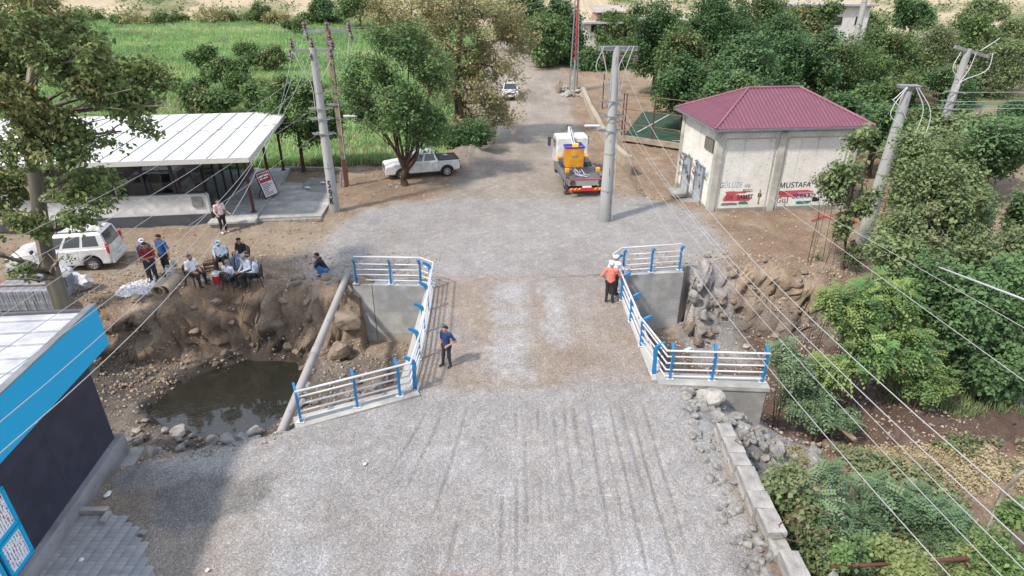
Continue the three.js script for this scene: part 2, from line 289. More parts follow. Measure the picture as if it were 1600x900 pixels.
  if (s > 0 && !deckAt(x, z)) {
    let b = mixC(mixC([.42, .315, .225], [.55, .435, .32], clamp((n2 - .38) * 2.6)), C.dirtD, clamp((n3 - .52) * 2.4) * .45);
    const low = sm(zf + 1.0, zf + 2.0, z); b = mixC(b, mixC([.25, .21, .175], [.36, .31, .26], clamp((n2 - .4) * 3)), low);
    if (x > 7) b = mixC(b, C.soil, sm(zf + 1.8, zf + 3.2, z) * .8);
    b = mixC(b, C.wet, sm(1.22, 1.0, poolD(x, z)) * .85); b = mixC(b, C.wet, .55 * sm(-12.5, -15, x) * low);
    c = mixC(c, b, s);
  }
  // earth slope below the small house, garden soil
  const gar = sm(6.2, 7, x) * sm(-16.5, -14.5, z); c = mixC(c, mixC(C.garden, C.straw, clamp((n2 - .45) * 3) * .6), gar);
  const pile = sm(4.8, 5.4, x) * sm(9.6, 8.6, x + e * .4) * sm(-11.8, -12.8, z - e * .3) * sm(-16.4, -15.6, z); c = mixC(c, [.44, .44, .45], pile * .85);
  const chute = sm(7.3, 7.7, x + (n2 - .5)) * sm(10.4, 9.3, x + e * .4) * sm(-25.6, -24.6, z) * sm(-20.3, -21.3, z); c = mixC(c, C.gravel, chute * .9);
  // brown ground at lower left between pavers and gravel
  const ll = sm(-8.2, -9, x + e * .3) * sm(-12.6, -12, z); c = mixC(c, mixC(C.dust, [.34, .29, .22], clamp(n2)), ll * .9);
  const cem = sm(1.15, .85, Math.hypot((x + 9.0) / 1.0, (z + 11.75) / .55) + (n2 - .5) * .4); c = mixC(c, [.48, .46, .44], cem * .9);
  const k = .93 + .16 * (n3 - .5) + .2 * (n2 - .5);
  return [c[0] * k, c[1] * k, c[2] * k];
}
function deckAt(x, z) { return x > -3.6 && x < 5 && z < -15.3 && z > -23.6; }
function steps(list) { const a = []; for (const [from, to, d] of list) { const n = Math.max(1, Math.round(Math.abs(to - from) / d)); for (let i = 0; i < n; i++) a.push(mix(from, to, i / n)); } a.push(list[list.length - 1][1]); return a; }
const gx = [...steps([[-420, -200, 20], [-200, -100, 6], [-100, -50, 2.5], [-50, -26, .8], [-26, -9, .15], [-9, -3.4, .1], [-3.4, 5, .058], [5, 9, .1], [9, 20, .17], [20, 40, .7], [40, 100, 3], [100, 420, 20]])];
const gz = [...steps([[-420, -250, 14], [-250, -140, 4], [-140, -70, 1.6], [-70, -46, .6], [-46, -32, .25], [-32, -8.3, .12], [-8.3, 0, .8], [0, 60, 8]])];
function sheet(xs, zs, hf, cf) {
  const nx = xs.length, nz = zs.length, pos = new Float32Array(nx * nz * 3), col = new Float32Array(nx * nz * 3), uv = new Float32Array(nx * nz * 2), idx = [];
  for (let j = 0, o = 0; j < nz; j++) for (let i = 0; i < nx; i++, o++) {
    const x = xs[i], z = zs[j], c = cf(x, z); pos.set([x, hf(x, z), z], 3 * o); col.set(c, 3 * o); uv.set([x, z - pos[3 * o + 1]], 2 * o);
    if (i < nx - 1 && j < nz - 1) idx.push(o, o + nx, o + 1, o + 1, o + nx, o + nx + 1);
  }
  const g = new THREE.BufferGeometry(); g.setAttribute('position', new THREE.BufferAttribute(pos, 3)); g.setAttribute('color', new THREE.BufferAttribute(col, 3)); g.setAttribute('uv', new THREE.BufferAttribute(uv, 2)); g.setIndex(idx); g.computeVertexNormals(); return g;
}
const groundMat = new THREE.MeshStandardMaterial({ vertexColors: true, map: groundMap, bumpMap: groundBump, bumpScale: .045, roughness: .96 });
groundMat.color.setRGB(1.22, 1.22, 1.22);
const ground = new THREE.Mesh(sheet(gx, gz, height, soil), groundMat); ground.name = 'ground'; ground.userData.kind = 'structure'; ground.receiveShadow = true; ground.castShadow = true; scene.add(ground);
{ // break up the steep banks sideways, so that they read as dug earth
  const p = ground.geometry.attributes.position;
  for (let i = 0; i < p.count; i++) { const x = p.getX(i), y = p.getY(i), z = p.getZ(i); if (z > -9 || z < -29 || Math.abs(x) > 24 || (x > -6.7 && x < 7.6) || y > -.12 || y < -3.1) continue; const k = Math.min(1, (-.12 - y) * 2.2) * Math.min(1, (3.1 + y) * 1.6);
    p.setZ(i, z + k * (1.15 * (fbm(x * .85 + 5, y * 1.25 + z * .15, 4) - .5) + .75 * (fbm(x * 3.1, y * 3.4 + 7, 4) - .5))); { const rg = 1 - Math.abs(2 * fbm(x * 1.9 + 3, y * 2.3 + z * .4, 3) - 1); p.setZ(i, p.getZ(i) + k * .55 * (rg - .7)); } p.setX(i, x + k * .5 * (fbm(z * 1.2 + x * .7 + 30, y * 2.2, 3) - .5)); }
  ground.geometry.computeVertexNormals();
}
const onGround = (x, z, dy = 0) => V(x, height(x, z) + dy, z);

// ------------------------------------------------------------------ river pool
{
  const xs = steps([[-15.4, -6.8, .2]]), zs = steps([[-22.2, -15.6, .2]]);
  const g = sheet(xs, zs, (x, z) => WATER_Y + .012 * (fbm(x * 3.2, z * 5, 3) - .5), () => [1, 1, 1]); g.deleteAttribute('color');
  const wb = dataTex(512, (u, v) => { const k = .6 * fbm(u * 10 + .3 * fbm(v * 8, u * 8, 2, 8), v * 22, 4, 0) + .4 * fbm(u * 30, v * 44, 2, 0); return [k, k, k]; }, false, 1 / 3);
  const m = phys([.022, .022, .016], .05, { bumpMap: wb, bumpScale: .02, ior: 1.33, clearcoat: 1, clearcoatRoughness: .04 });
  const w = new THREE.Mesh(g, m); w.name = 'river_pool'; w.userData.kind = 'structure'; w.receiveShadow = true; scene.add(w);
}

// ------------------------------------------------------------------ bridge: slab, dusty surface, abutments, wing walls
const CW = [std([.46, .42, .36], .92, { map: concMap, bumpMap: grainBump, bumpScale: .01 }), conc([.48, .49, .50]), conc([.53, .53, .52])];
const BR = { xl: -3.45, xr: 4.75, zn: -15.2, zf: -23.5 };
{
  const b = thing('bridge', 'concrete slab bridge covered with dust and gravel between the blue railings', 'bridge');
  obj('deck_slab', box(.65, -.36, -19.35, 8.3, .6, 8.4), M.conc, b);
  const top = obj('deck_surface', sheet(steps([[-3.15, 4.4, .1]]), steps([[-23.6, -15.0, .11]]), (x, z) => .012 + .012 * (fbm(x * 2, z * 2, 4) - .5) - .05 * sm(-15.45, -15.0, z) - .05 * sm(-23.2, -23.6, z), soil), groundMat, b);
  obj('edge_strip', hexa([V(-3.5, -.05, -15.1), V(-3.5, -.05, -23.2), V(-3.5, .05, -23.2), V(-3.5, .05, -15.1)], [V(-3.0, -.05, -15.1), V(-3.15, -.05, -23.2), V(-3.15, .03, -23.2), V(-3.0, .03, -15.1)]), M.concPale, b);
  obj('edge_strip', hexa([V(4.40, -.05, -15.9), V(4.2, -.05, -23.7), V(4.2, .03, -23.7), V(4.40, .03, -15.9)], [V(4.82, -.05, -15.9), V(4.7, -.05, -23.7), V(4.7, .05, -23.7), V(4.82, .05, -15.9)]), M.concPale, b);
  for (const z of [-15.55, -23.25]) obj('abutment', box(.65, -2.06, z, 8.2, 3.9, .7), M.conc, b);
  const wing = (name, a, c, w, y0, y1, mat) => { const d = V(c[0] - a[0], 0, c[1] - a[1]), n = V(-d.z, 0, d.x).normalize().multiplyScalar(w / 2), A = V(a[0], 0, a[1]), Cc = V(c[0], 0, c[1]), P = (p, s, y) => V(p.x + s * n.x, y, p.z + s * n.z);
    return obj(name, uvBox(clean(hexa([P(A, -1, y0), P(Cc, -1, y0), P(Cc, -1, y1), P(A, -1, y1)], [P(A, 1, y0), P(Cc, 1, y0), P(Cc, 1, y1), P(A, 1, y1)]))), mat, b); };
  // far wing walls stand with a lifted joint and a vertical joint, as cast in three pours
  for (const [x0, x1, z0, z1] of [[-3.2, -6.55, -22.7, -22.95], [4.5, 7.35, -23.7, -24.1]]) {
    const xm = mix(x0, x1, x0 < 0 ? .76 : .52), zm = mix(z0, z1, .6);
    let y = -4.2; for (const [i, y1] of [-2.25, -1.2, .02].entries()) { wing('wing_wall', [x0, z0], [xm, zm], .5 - .01 * i, y, y1 - .012, i === 0 ? CW[0] : CW[1 + i % 2]); wing('wing_wall', [xm + (x0 < 0 ? -.012 : .012), zm], [x1, z1], .515 - .01 * i, y, y1 - .012, CW[2 - i % 2]); y = y1; }
  }
  wing('wing_wall', [-2.9, -15.35], [-6.1, -13.8], .5, -4, -.06, M.conc); wing('wall_cap', [-2.9, -15.35], [-6.15, -13.78], .56, -.055, .07, M.concPale);
  wing('wing_wall', [4.6, -15.95], [7.85, -15.72], .55, -4, -.06, M.conc); wing('wall_cap', [4.55, -15.95], [7.93, -15.72], .66, -.055, .08, M.concPale);
}
// ------------------------------------------------------------------ railings: curved steel plates and five tubes each
function railing(label, path, posts, inner) {
  const t = thing('railing', label, 'railing', [0, 0, 0], 0, 'blue and white bridge railings');
  const inw = p => { const c = V(...inner).sub(p); c.y = 0; return c; };
  const hs = [.14, .38, .62, .86], top = 1.13;
  posts.forEach(([x, z, nx, nz, y = .04]) => { // plate profile leaning out at its head
    const pts = [[-.05, 0], [.06, 0], [.075, .55], [.10, .85], [.06, 1.02], [-.04, 1.12], [-.20, 1.19], [-.24, 1.13], [-.12, 1.05], [-.03, .93], [-.015, .8], [-.035, .4]];
    const g = new THREE.ExtrudeGeometry(new THREE.Shape(new THREE.SplineCurve(pts.map(p => new THREE.Vector2(...p)).concat([new THREE.Vector2(...pts[0])])).getPoints(60)), { depth: .05, bevelEnabled: true, bevelSize: .008, bevelThickness: .008, bevelSegments: 1 });
    g.translate(0, 0, -.025).rotateY(Math.atan2(-nz, nx)).translate(x, y, z);
    const p = obj('post', g, M.blue, t); obj('foot_plate', box(x, y + .008, z, .24, .016, .2, .004), M.rail, p);
  });
  const off = (k, o) => path.map(([x, z, nx, nz, y = .04]) => V(x + nx * o, y + k, z + nz * o));
  for (const k of [...hs, top]) { const pts = off(k, k === top ? -.16 : -.045), gs = []; for (let i = 1; i < pts.length; i++) gs.push(cyl(pts[i - 1], pts[i], k === top ? .034 : .028, undefined, 8)); pts.slice(1, -1).forEach(p => gs.push(new THREE.SphereGeometry(.034, 8, 6).translate(p.x, p.y, p.z))); obj('rail_tube', gs, M.rail, t); }
  return t;
}

{
  // outward normals point over the channel; the wings turn away from the deck
  const nl = [-.0, 0], L = -1;
  const lw = [-.46, -.89]; // near left wing looks towards the channel
  railing('blue and white railing on the pool side of the bridge',
    [[-6.0, -13.82, -.43, -.9, .08], [-3.12, -15.25, -.8, -.55], [-3.08, -17.1, -1, 0], [-3.3, -22.3, -1, 0], [-3.75, -22.62, -.2, 1], [-6.45, -22.72, 0, 1]].map(([x, z, a, b, y]) => [x, z, -a * 0 + a, b, y]),
    [[-5.98, -13.84, .43, .9, .08], [-4.54, -14.52, .43, .9, .08], [-3.38, -15.06, .43, .9, .08], [-2.98, -15.42, 1, 0], [-3.1, -17.1, 1, 0], [-3.16, -18.8, 1, 0], [-3.22, -20.45, 1, 0], [-3.32, -22.25, 1, 0], [-3.75, -22.62, .2, -1], [-4.98, -22.66, 0, -1], [-6.42, -22.72, 0, -1]], [.7, 0, -19]);
  railing('blue and white railing beside the man in the pink shirt',
    [[7.78, -15.74, .07, -1, .09], [4.82, -15.95, .6, -.8], [4.45, -17.9, 1, 0], [4.3, -23.1, 1, 0], [4.62, -23.62, .1, 1], [7.26, -24.05, .1, 1]],
    [[7.76, -15.74, -.07, 1, .09], [6.22, -15.84, -.07, 1, .09], [4.94, -15.93, -.07, 1, .09], [4.52, -16.22, -1, 0], [4.44, -17.9, -1, 0], [4.37, -19.56, -1, 0], [4.31, -21.26, -1, 0], [4.29, -22.98, -1, 0], [4.72, -23.64, -.1, -1], [5.94, -23.8, -.1, -1], [7.22, -24.05, -.1, -1]], [.7, 0, -19]);
}
// ------------------------------------------------------------------ canvas prints
function canvasTex(w, h, draw) { const c = document.createElement('canvas'); c.width = w; c.height = h; const x = c.getContext('2d'); draw(x, w, h); const t = new THREE.CanvasTexture(c); t.colorSpace = THREE.SRGBColorSpace; return t; }
const loc = (g) => (x, y, z) => V(x, y, z);

// ------------------------------------------------------------------ long building with the white roof (left)
{
  const t = thing('canopy_building', 'long white and black building under a wide white metal roof', 'building', [-15.4, 0, -29.75], .135);
  const wallM = grained([.78, .77, .76]), plinthM = grained([.085, .09, .105]), panelM = std([.80, .80, .78], .45, { map: grainMap }), trim = std([.50, .49, .45], .6), dk = std([.022, .022, .026], .5), wineM = grained([.10, .03, .03], .6);
  obj('plinth', box(-6.6, .15, -4.4, 13.3, .8, 9.0), plinthM, t);
  obj('wall', box(-6.6, 1.04, -.15, 13.2, .98, .3), wallM, t);
  obj('wall', box(-10.9, 2.4, -.2, 4.6, 1.72, .3), wallM, t);
  obj('rear_wall', box(-6.6, 1.9, -8.75, 13.2, 2.9, .25), wallM, t);
  obj('window_sill', box(-4.3, 1.555, -.12, 8.5, .05, .4), trim, t);
  // windows along the front: a frame and its pane
  for (let i = 0; i < 6; i++) {
    const x0 = -8.5 + i * 1.4, w = obj('window_frame', [box(x0 + .7, 1.62, -.18, 1.38, .07, .1), box(x0 + .7, 3.2, -.18, 1.38, .07, .1), box(x0 + .03, 2.41, -.18, .07, 1.51, .1), box(x0 + 1.37, 2.41, -.18, .07, 1.51, .1)], dk, t);
    obj('pane', box(x0 + .7, 2.41, -.2, 1.27, 1.5, .015), i % 2 ? M.glassD : M.glassW, w);
    if (i % 2 === 0) obj('curtain', box(x0 + .45, 2.3, -.6, .5, 1.3, .04), grained([.22, .17, .13]), t);
  }
  for (const x of [-2.9, -.4]) obj('column', box(x, 2.41, -.3, .14, 1.62, .14), wineM, t);
  for (const x of [-7.7, -4.2]) obj('column', cyl(V(x, 1.6, -.05), V(x - .06, 3.3, .0), .035), M.chrome, t);
  obj('meter_box', box(-.5, 1.2, .03, .5, .5, .1, .01), M.steel, t);
  // glazed side wall facing the terrace
  for (let i = 0; i < 6; i++) {
    const z0 = -.3 - i * 1.4, w = obj('window_frame', [box(-.02, .6, z0 - .7, .1, .1, 1.38), box(-.02, 3.3, z0 - .7, .1, .1, 1.38), box(-.02, 1.95, z0 - .04, .1, 2.6, .08)], dk, t);
    obj('pane', box(-.02, 1.95, z0 - .74, .015, 2.58, 1.3), M.glassW, w);
  }
  obj('interior_floor', box(-6.6, .6, -4.4, 12.8, .05, 8.5), grained([.2, .17, .15]), t);
  obj('ceiling', box(-6.6, 3.36, -4.4, 13, .05, 8.6), grained([.3, .29, .28]), t);
  for (let i = 0; i < 4; i++) obj('inner_counter', box(-9.2 + i * 2.3, 1.15, -3.2 - (i % 2), 1.3, 1.0, .7, .03), i % 2 ? M.wood : grained([.3, .3, .32]), t);
  // roof: panels with raised seams, front fascia
  const x0 = -16, x1 = 2.62, zf = .85, zb = -9.1, yf = 3.55, yb = 3.85, Yr = z => mix(yf, yb, (z - zf) / (zb - zf));
  const n = 19; for (let i = 0; i < n; i++) {
    const a = mix(x0, x1, i / n), b = mix(x0, x1, (i + 1) / n) - .008;
    const p = obj('roof_panel', hexa([V(a, yf - .1, zf), V(b, yf - .1, zf), V(b, yf, zf), V(a, yf, zf)], [V(a, yb - .1, zb), V(b, yb - .1, zb), V(b, yb, zb), V(a, yb, zb)]), panelM, t);
    obj('seam', bar(V(b, yf + .02, zf - .01), V(b, yb + .02, zb + .01), .035, .045), M.seam, p);
  }
  obj('fascia', box((x0 + x1) / 2, yf - .09, zf + .03, x1 - x0, .24, .05), trim, t);
  obj('fascia', bar(V(x1 + .03, yf - .08, zf), V(x1 + .03, yb - .08, zb), .05, .26), trim, t);
  // terrace on the right with its posts
  obj('terrace', box(1.12, .06, -4.6, 2.2, .34, 9.5), M.tile, t);
  for (let k = 0; k < 9; k++) for (let i = 0; i < 2; i++) obj('paving_slab', box(.6 + i * 1.06, .24 + .003 * hash2(k, i), -.42 - k * 1.04, 1.05, .03, 1.03), M.tileV[(k * 3 + i) % 3], t);
  for (const z of [-.75, -4.9, -8.8]) { const p = obj('canopy_post', box(1.9, 1.88, z, .13, 3.25, .13), wineM, t); obj('post_base', box(1.9, .27, z, .26, .05, .26), M.dark, p); }
  obj('step_slab', box(1.2, .3, .55, 2.3, .12, .7, .02), M.concPale, t);
  obj('step_slab', box(1.2, .1, .5, 2.2, .25, .55, .02), M.conc, t);
  // A-board sign leaning on the terrace
  const s = thing('board_sign', 'leaning red and white framed board on the terrace edge', 'sign', [-13.75, .26, -33.4], .2);
  const face = canvasTex(256, 320, (x, w, h) => { x.fillStyle = '#c9c2c2'; x.fillRect(0, 0, w, h); x.fillStyle = '#8e3038'; x.fillRect(12, 12, w - 24, 120); x.fillStyle = '#e8e2e2'; x.fillRect(30, 40, w - 60, 18); x.fillRect(30, 74, w - 90, 14); x.fillStyle = '#5b4a52'; for (let i = 0; i < 8; i++) x.fillRect(24, 150 + i * 20, 60 + hash2(i, 2) * 150, 9); });
  const g = new THREE.PlaneGeometry(1.0, 1.35), fr = [box(-.53, 0, 0, .06, 1.45, .05), box(.53, 0, 0, .06, 1.45, .05), box(0, .7, 0, 1.1, .06, .05), box(0, -.7, 0, 1.1, .06, .05)];
  const tilt = o => { o.rotation.set(-.32, Math.PI * .32, 0, 'YXZ'); o.position.set(0, .72, 0); return o; };
  tilt(obj('frame', fr, M.dark, s)); tilt(obj('board', g.translate(0, 0, .012), std(0xffffff, .6, { map: face }), s)); tilt(obj('backing', box(0, 0, -.01, 1.04, 1.4, .03), M.dark, s)); obj('prop', bar(V(-.5, .02, .2), V(-.1, 1.2, .03), .04, .04), M.dark, s);
}
// concrete apron with its block kerb beside the building
{
  const A = thing('concrete_apron', 'bare concrete apron with block kerb between the terrace and the grey pole', 'apron');
  obj('apron_slab', slabPoly([[-13.15, -30.1], [-10.0, -30.45], [-10.1, -32.4], [-10.5, -34.2], [-11.8, -34.5], [-12.5, -35.2], [-12.7, -36.2], [-14.1, -36.6]], -.3, .16), M.concPale, A);
  obj('apron_patch', slabPoly([[-12.7, -36.2], [-12.5, -35.2], [-11.8, -34.5], [-10.55, -34.25], [-10.6, -35.6], [-11.0, -37.2], [-12.7, -37.6]], -.3, .1), conc([.30, .295, .29]), A);
  for (let i = 0; i < 9; i++) for (let k = 0; k < 2; k++) { const u = (i + .5 * k) / 9.4; obj('block', box(mix(-13.35, -9.9, u) + .1, -.02 + k * .17 - .1, mix(-29.85, -30.25, u) + .02 * hash2(i, k), .36, .165, .2, .012, .115), M.blockV[(i * 2 + k * 5) % 3], A); }
  for (let i = 0; i < 8; i++) obj('kerb_stone', box(-14.6 + i * .52, .1, -39.4 + i * .03, .5, .35, .2, .015), M.blockV[i % 3], A);
}

// ------------------------------------------------------------------ dark shop with the blue fascia (lower left)
{
  const t = thing('blue_shop', 'dark navy shop wall under a bright blue fascia and white ribbed roof', 'building', [-10.5, 0, -12.7], .1);
  const navy = grained([.04, .045, .075], .55), azure = std([.005, .37, .66], .4), roofM = std([.62, .63, .66], .5, { map: grainMap });
  obj('wall', box(-3.5, 1.75, 6, 7, 3.9, 12), navy, t);
  obj('plinth', box(-3.38, .1, 5.92, 7.1, .7, 12.2, .015), conc([.32, .32, .34]), t);
  obj('footing', box(-3.3, -1.6, 5.9, 7.6, 2.9, 12.4), M.conc, t);
  const fas = obj('fascia', box(.33, 3.62, 6.75, .14, 1.13, 14.4, .01), azure, t);
  obj('soffit', box(.12, 3.07, 6.75, .42, .05, 14.3), navy, fas); obj('coping', box(.33, 4.205, 6.75, .17, .03, 14.42), M.steel, fas);
  obj('roof', box(-3.45, 3.74, 5.6, 7.1, .12, 12.8), roofM, t);
  for (let i = 0; i < 22; i++) obj('roof_rib', box(-3.4, 3.83, -.5 + i * .58, 6.95, .06, .12, .01), roofM, t);
  obj('roof_edge', box(-3.45, 3.8, -.86, 7.2, .12, .1), std([.09, .09, .1], .6), t);
  obj('wall_seam', [2.1, 4.3].map(z => box(.003, 1.8, z, .006, 2.6, .012)), M.dark, t);
  // window posters in blue frames
  const poster = s => canvasTex(512, 640, (x, w, h) => {
    const r = rng(s); x.fillStyle = '#e4ecf2'; x.fillRect(0, 0, w, h); x.fillStyle = '#d6c23a'; x.fillRect(0, 0, w, 46); x.fillStyle = '#7a6a2a'; x.fillRect(20, 14, 220, 18);
    const cols = ['#a5243a', '#2b3d8c', '#3d8f4c', '#8c5a3a', '#d9d4c8', '#5a1e34', '#c98a2b', '#35508f', '#ffffff', '#902838'];
    for (let j = 0; j < 11; j++) for (let i = 0; i < 8; i++) { const X = 14 + i * 62 + r() * 8, Y0 = 60 + j * 52 + r() * 8; x.fillStyle = cols[r() * 10 | 0]; r() < .4 ? (x.beginPath(), x.arc(X + 22, Y0 + 18, 10 + r() * 9, 0, 7), x.fill()) : x.fillRect(X, Y0, 14 + r() * 34, 12 + r() * 26); x.fillStyle = '#b02a3c'; x.fillRect(X + 4, Y0 + 38, 20 + r() * 18, 6); x.fillStyle = '#222b55'; x.fillRect(X + 30 * r(), Y0 + 2, 10, 9); }
  });
  for (const [z0, z1, y0, y1, s] of SHOP) {
    const zc = (z0 + z1) / 2, yc = (y0 + y1) / 2, w = z1 - z0, h = y1 - y0, f = obj('window_frame', [box(.02, y0, zc, .05, .07, w + .07), box(.02, y1, zc, .05, .07, w + .07), box(.02, yc, z0, .05, h, .07), box(.02, yc, z1, .05, h, .07)], azure, t);
    obj('poster', new THREE.PlaneGeometry(w - .06, h - .06).rotateY(Math.PI / 2).translate(.012, yc, zc), std(0xffffff, .35, { map: poster(s) }), f);
  }
}
// interlocking pavers in front of the shop
{
  const A = struct('pavement', slabPoly([[-10.6, -10.55], [-9.55, -10.5], [-8.5, -9.9], [-7.3, -8.6], [-7.3, -7], [-10.6, -7]], -.25, .045), M.conc);
  const vs = [[.38, .38, .385], [.42, .42, .42], [.36, .355, .35], [.45, .44, .43]].map(c => std(c, .92, { map: grainMap, bumpMap: grainBump, bumpScale: .004 }));
  // stepped outline of an interlocking stone
  const out = [[0, 0], [.06, 0], [.075, .02], [.15, .02], [.165, 0], [.225, 0], [.225, .105], [.165, .105], [.15, .125], [.075, .125], [.06, .105], [0, .105]].map(p => new THREE.Vector2(p[0] * .965, p[1] * .95));
  const pg = uvBox(clean(new THREE.ExtrudeGeometry(new THREE.Shape(out), { depth: .05, bevelEnabled: true, bevelSize: .004, bevelThickness: .004, bevelSegments: 1 }).rotateX(-Math.PI / 2)));
  let n = 0; for (let j = 0; j < 26 && n < 295; j++) for (let i = 0; i < 15 && n < 295; i++) {
    const x = -10.3 + i * .222, z = -10.32 + j * .106, lim = pl([[-10.6, -9.55], [-10.0, -8.65], [-8.6, -7.6], [-7, -7.4]], z) + .15 * (hash2(i, j) - .5);
    if (x > lim || z > -8.3) continue; const m = new THREE.Mesh(pg, vs[(hash2(i * 3, j * 7) * 4) | 0]); m.name = 'paver'; m.position.set(x, .012 + .008 * hash2(j, i), z); m.rotation.set((hash2(i, j + 9) - .5) * .02, 0, (hash2(j, i + 5) - .5) * .02); m.castShadow = m.receiveShadow = true; A.add(m); n++;
  }
  obj('kerb_stone', [box(-9.95, .1, -10.52, .95, .2, .14, .015), box(-9.42, .08, -10.32, .14, .2, .3, .015)], M.conc, A);
}

// ------------------------------------------------------------------ small transformer house with the maroon roof (right)
{
  const t = thing('maroon_roof_house', 'small off white house with maroon ribbed hip roof and graffiti walls', 'building', [10.55, -.05, -31.5], .1);
  const W = 7.75, D = 5.2, h = 4.55, wallM = std([.82, .81, .78], .9, { map: plasterMap, bumpMap: grainBump, bumpScale: .012 }), frameM = std([.58, .56, .51], .9, { map: concMap });
  obj('wall', box(W / 2, h / 2 - .4, -D / 2, W - .16, h + .8, D - .16), wallM, t);
  for (const [x, z] of [[0, 0], [W * .455, 0], [W, 0], [0, -D], [W, -D]]) obj('column', box(x + (x === 0 ? .17 : x === W ? -.17 : 0), h / 2 - .4, z + (z ? .15 : -.15), .36, h + .8, .34, .01), frameM, t);
  for (const [x, z, w, d] of [[W / 2, -.13, W - .6, .3], [W / 2, -D + .13, W - .6, .3]]) obj('beam', box(x, h - .14, z, w, .3, d), frameM, t);
  obj('beam', box(.12, h - .14, -D / 2, .28, .28, D - .5), frameM, t);
  obj('plinth', box(W / 2, -.25, -D / 2, W - .1, .9, D - .1), std([.40, .38, .34], .95, { map: concMap }), t);
  // raised rims round the two large recessed wall panels
  for (const [a, b2] of [[.5, 3.2], [3.85, 7.2]]) obj('panel_rim', [box((a + b2) / 2, 3.95, -.07, b2 - a, .05, .05), box(a, 1.95, -.07, .05, 3.95, .05), box(b2, 1.95, -.07, .05, 3.95, .05)], frameM, t);
  // left side: shuttered vent and two steel doors
  const vent = obj('vent', box(.045, 3.45, -1.05, .08, .62, 1.15), M.dark, t); for (let i = 0; i < 6; i++) obj('louvre', box(.02, 3.2 + i * .1, -1.05, .06, .07, 1.1), grained([.26, .24, .2]), vent);
  for (const z of [-1.75, -3.7]) { const d = obj('door', box(.045, 1.05, z, .1, 2.1, 1.05, .008), grained([.45, .50, .53], .6), t); obj('handle', box(-.03, 1.05, z + .36, .06, .12, .04), M.dark, d); obj('door_frame', [box(.03, 2.13, z, .12, .06, 1.17), box(.03, 1.05, z - .56, .12, 2.1, .05), box(.03, 1.05, z + .56, .12, 2.1, .05)], M.steel, d); obj('door_step', box(-.35, -.05, z, .8, .22, 1.2, .02), M.conc, t); }
  obj('lamp_bracket', tube([V(.25, h - .1, .02), V(.25, h - .25, .12), V(.12, h - .7, .05)], .03), M.whitePaint, t);
  // hip roof: four slopes of ribbed sheet
  const o = .38, e = [V(-o, h, o), V(W + o, h, o), V(W + o, h, -D - o), V(-o, h, -D - o)], r0 = V(D / 2 - .15, h + 1.5, -D / 2), r1 = V(W - D / 2 + .15, h + 1.5, -D / 2), wine = std([.31, .115, .165], .5, { map: grainMap });
  const slope = (a, b, c, d, n) => { // a-b eave, d-c ridge
    const g = d ? quad(a, b, c, d) : new THREE.BufferGeometry().setFromPoints([a, b, c]); if (!d) { g.computeVertexNormals(); }
    const nn = V().crossVectors(V().subVectors(b, a), V().subVectors(c, a)).normalize(), lo = nn.clone().multiplyScalar(-.05);
    const P = [a, b, c].concat(d ? [d] : []), gg = [g, d ? quad(...P.map(p => p.clone().add(lo)).reverse()) : new THREE.BufferGeometry().setFromPoints([c, b, a].map(p => p.clone().add(lo)))]; gg[1].computeVertexNormals();
    gg.forEach(q => q.deleteAttribute('uv')); const p = obj('roof_slope', gg, wine, t), L = a.distanceTo(b), dir = V().subVectors(b, a).normalize(), up = V().crossVectors(nn, dir).normalize();
    for (let i = 1; i < n; i++) { const s = L * i / n, hA = d ? d : c, hB = c, sa = V().subVectors(hA, a).dot(dir), sb = V().subVectors(hB, a).dot(dir), full = V().subVectors(c, a).dot(up); let len = full; if (s < sa) len = full * s / sa; if (s > sb) len = full * (L - s) / (L - sb); if (len < .08) continue;
      const q = a.clone().addScaledVector(dir, s).addScaledVector(nn, .012), q2 = q.clone().addScaledVector(up, len - .04); obj('rib', bar(q, q2, .05, .035), wine, p); }
  };
  slope(e[0], e[1], r1, r0, 40); slope(e[1], e[2], r1, null, 28); slope(e[2], e[3], r0, r1, 40); slope(e[3], e[0], r0, null, 28);
  for (const [a, b] of [[e[0], r0], [e[3], r0], [e[1], r1], [e[2], r1], [r0, r1]]) obj('ridge_cap', cyl(a.clone().add(V(0, .03, 0)), b.clone().add(V(0, .03, 0)), .07, .07, 6), wine, t);
  for (let i = 0; i < 4; i++) { const a = e[i], b = e[(i + 1) % 4]; obj('gutter', bar(a.clone().add(V(0, -.07, 0)), b.clone().add(V(0, -.07, 0)), .1, .11), grained([.22, .24, .27], .5), t); }
  obj('eave_board', box(W / 2, h + .02, -D / 2, W + .5, .06, D + .5), M.whitePaint, t);
  // sprayed writing, as thin paint on the plaster
  const spray = (w, h2, fn) => { const tex = canvasTex(1024, 512, (x, cw, ch) => { x.clearRect(0, 0, cw, ch); x.lineCap = 'round'; fn(x, cw, ch); }); return std(0xffffff, .8, { map: tex, transparent: true, alphaTest: .35 }); };
  const scr = (x, s, X, Y0, c, font, w = 0) => { x.font = font; x.fillStyle = c; x.strokeStyle = c; x.lineWidth = w; x.fillText(s, X, Y0); if (w) x.strokeText(s, X, Y0); };
  const scrub = (x, c, X, Y0, w, h2, s) => { const r = rng(s); x.strokeStyle = c; x.lineWidth = 15; for (let i = 0; i < 34; i++) { x.beginPath(); const yy = Y0 + r() * h2; x.moveTo(X + r() * w * .15, yy); x.lineTo(X + w * (.3 + .7 * r()), yy + (r() - .5) * 16); x.stroke(); } };
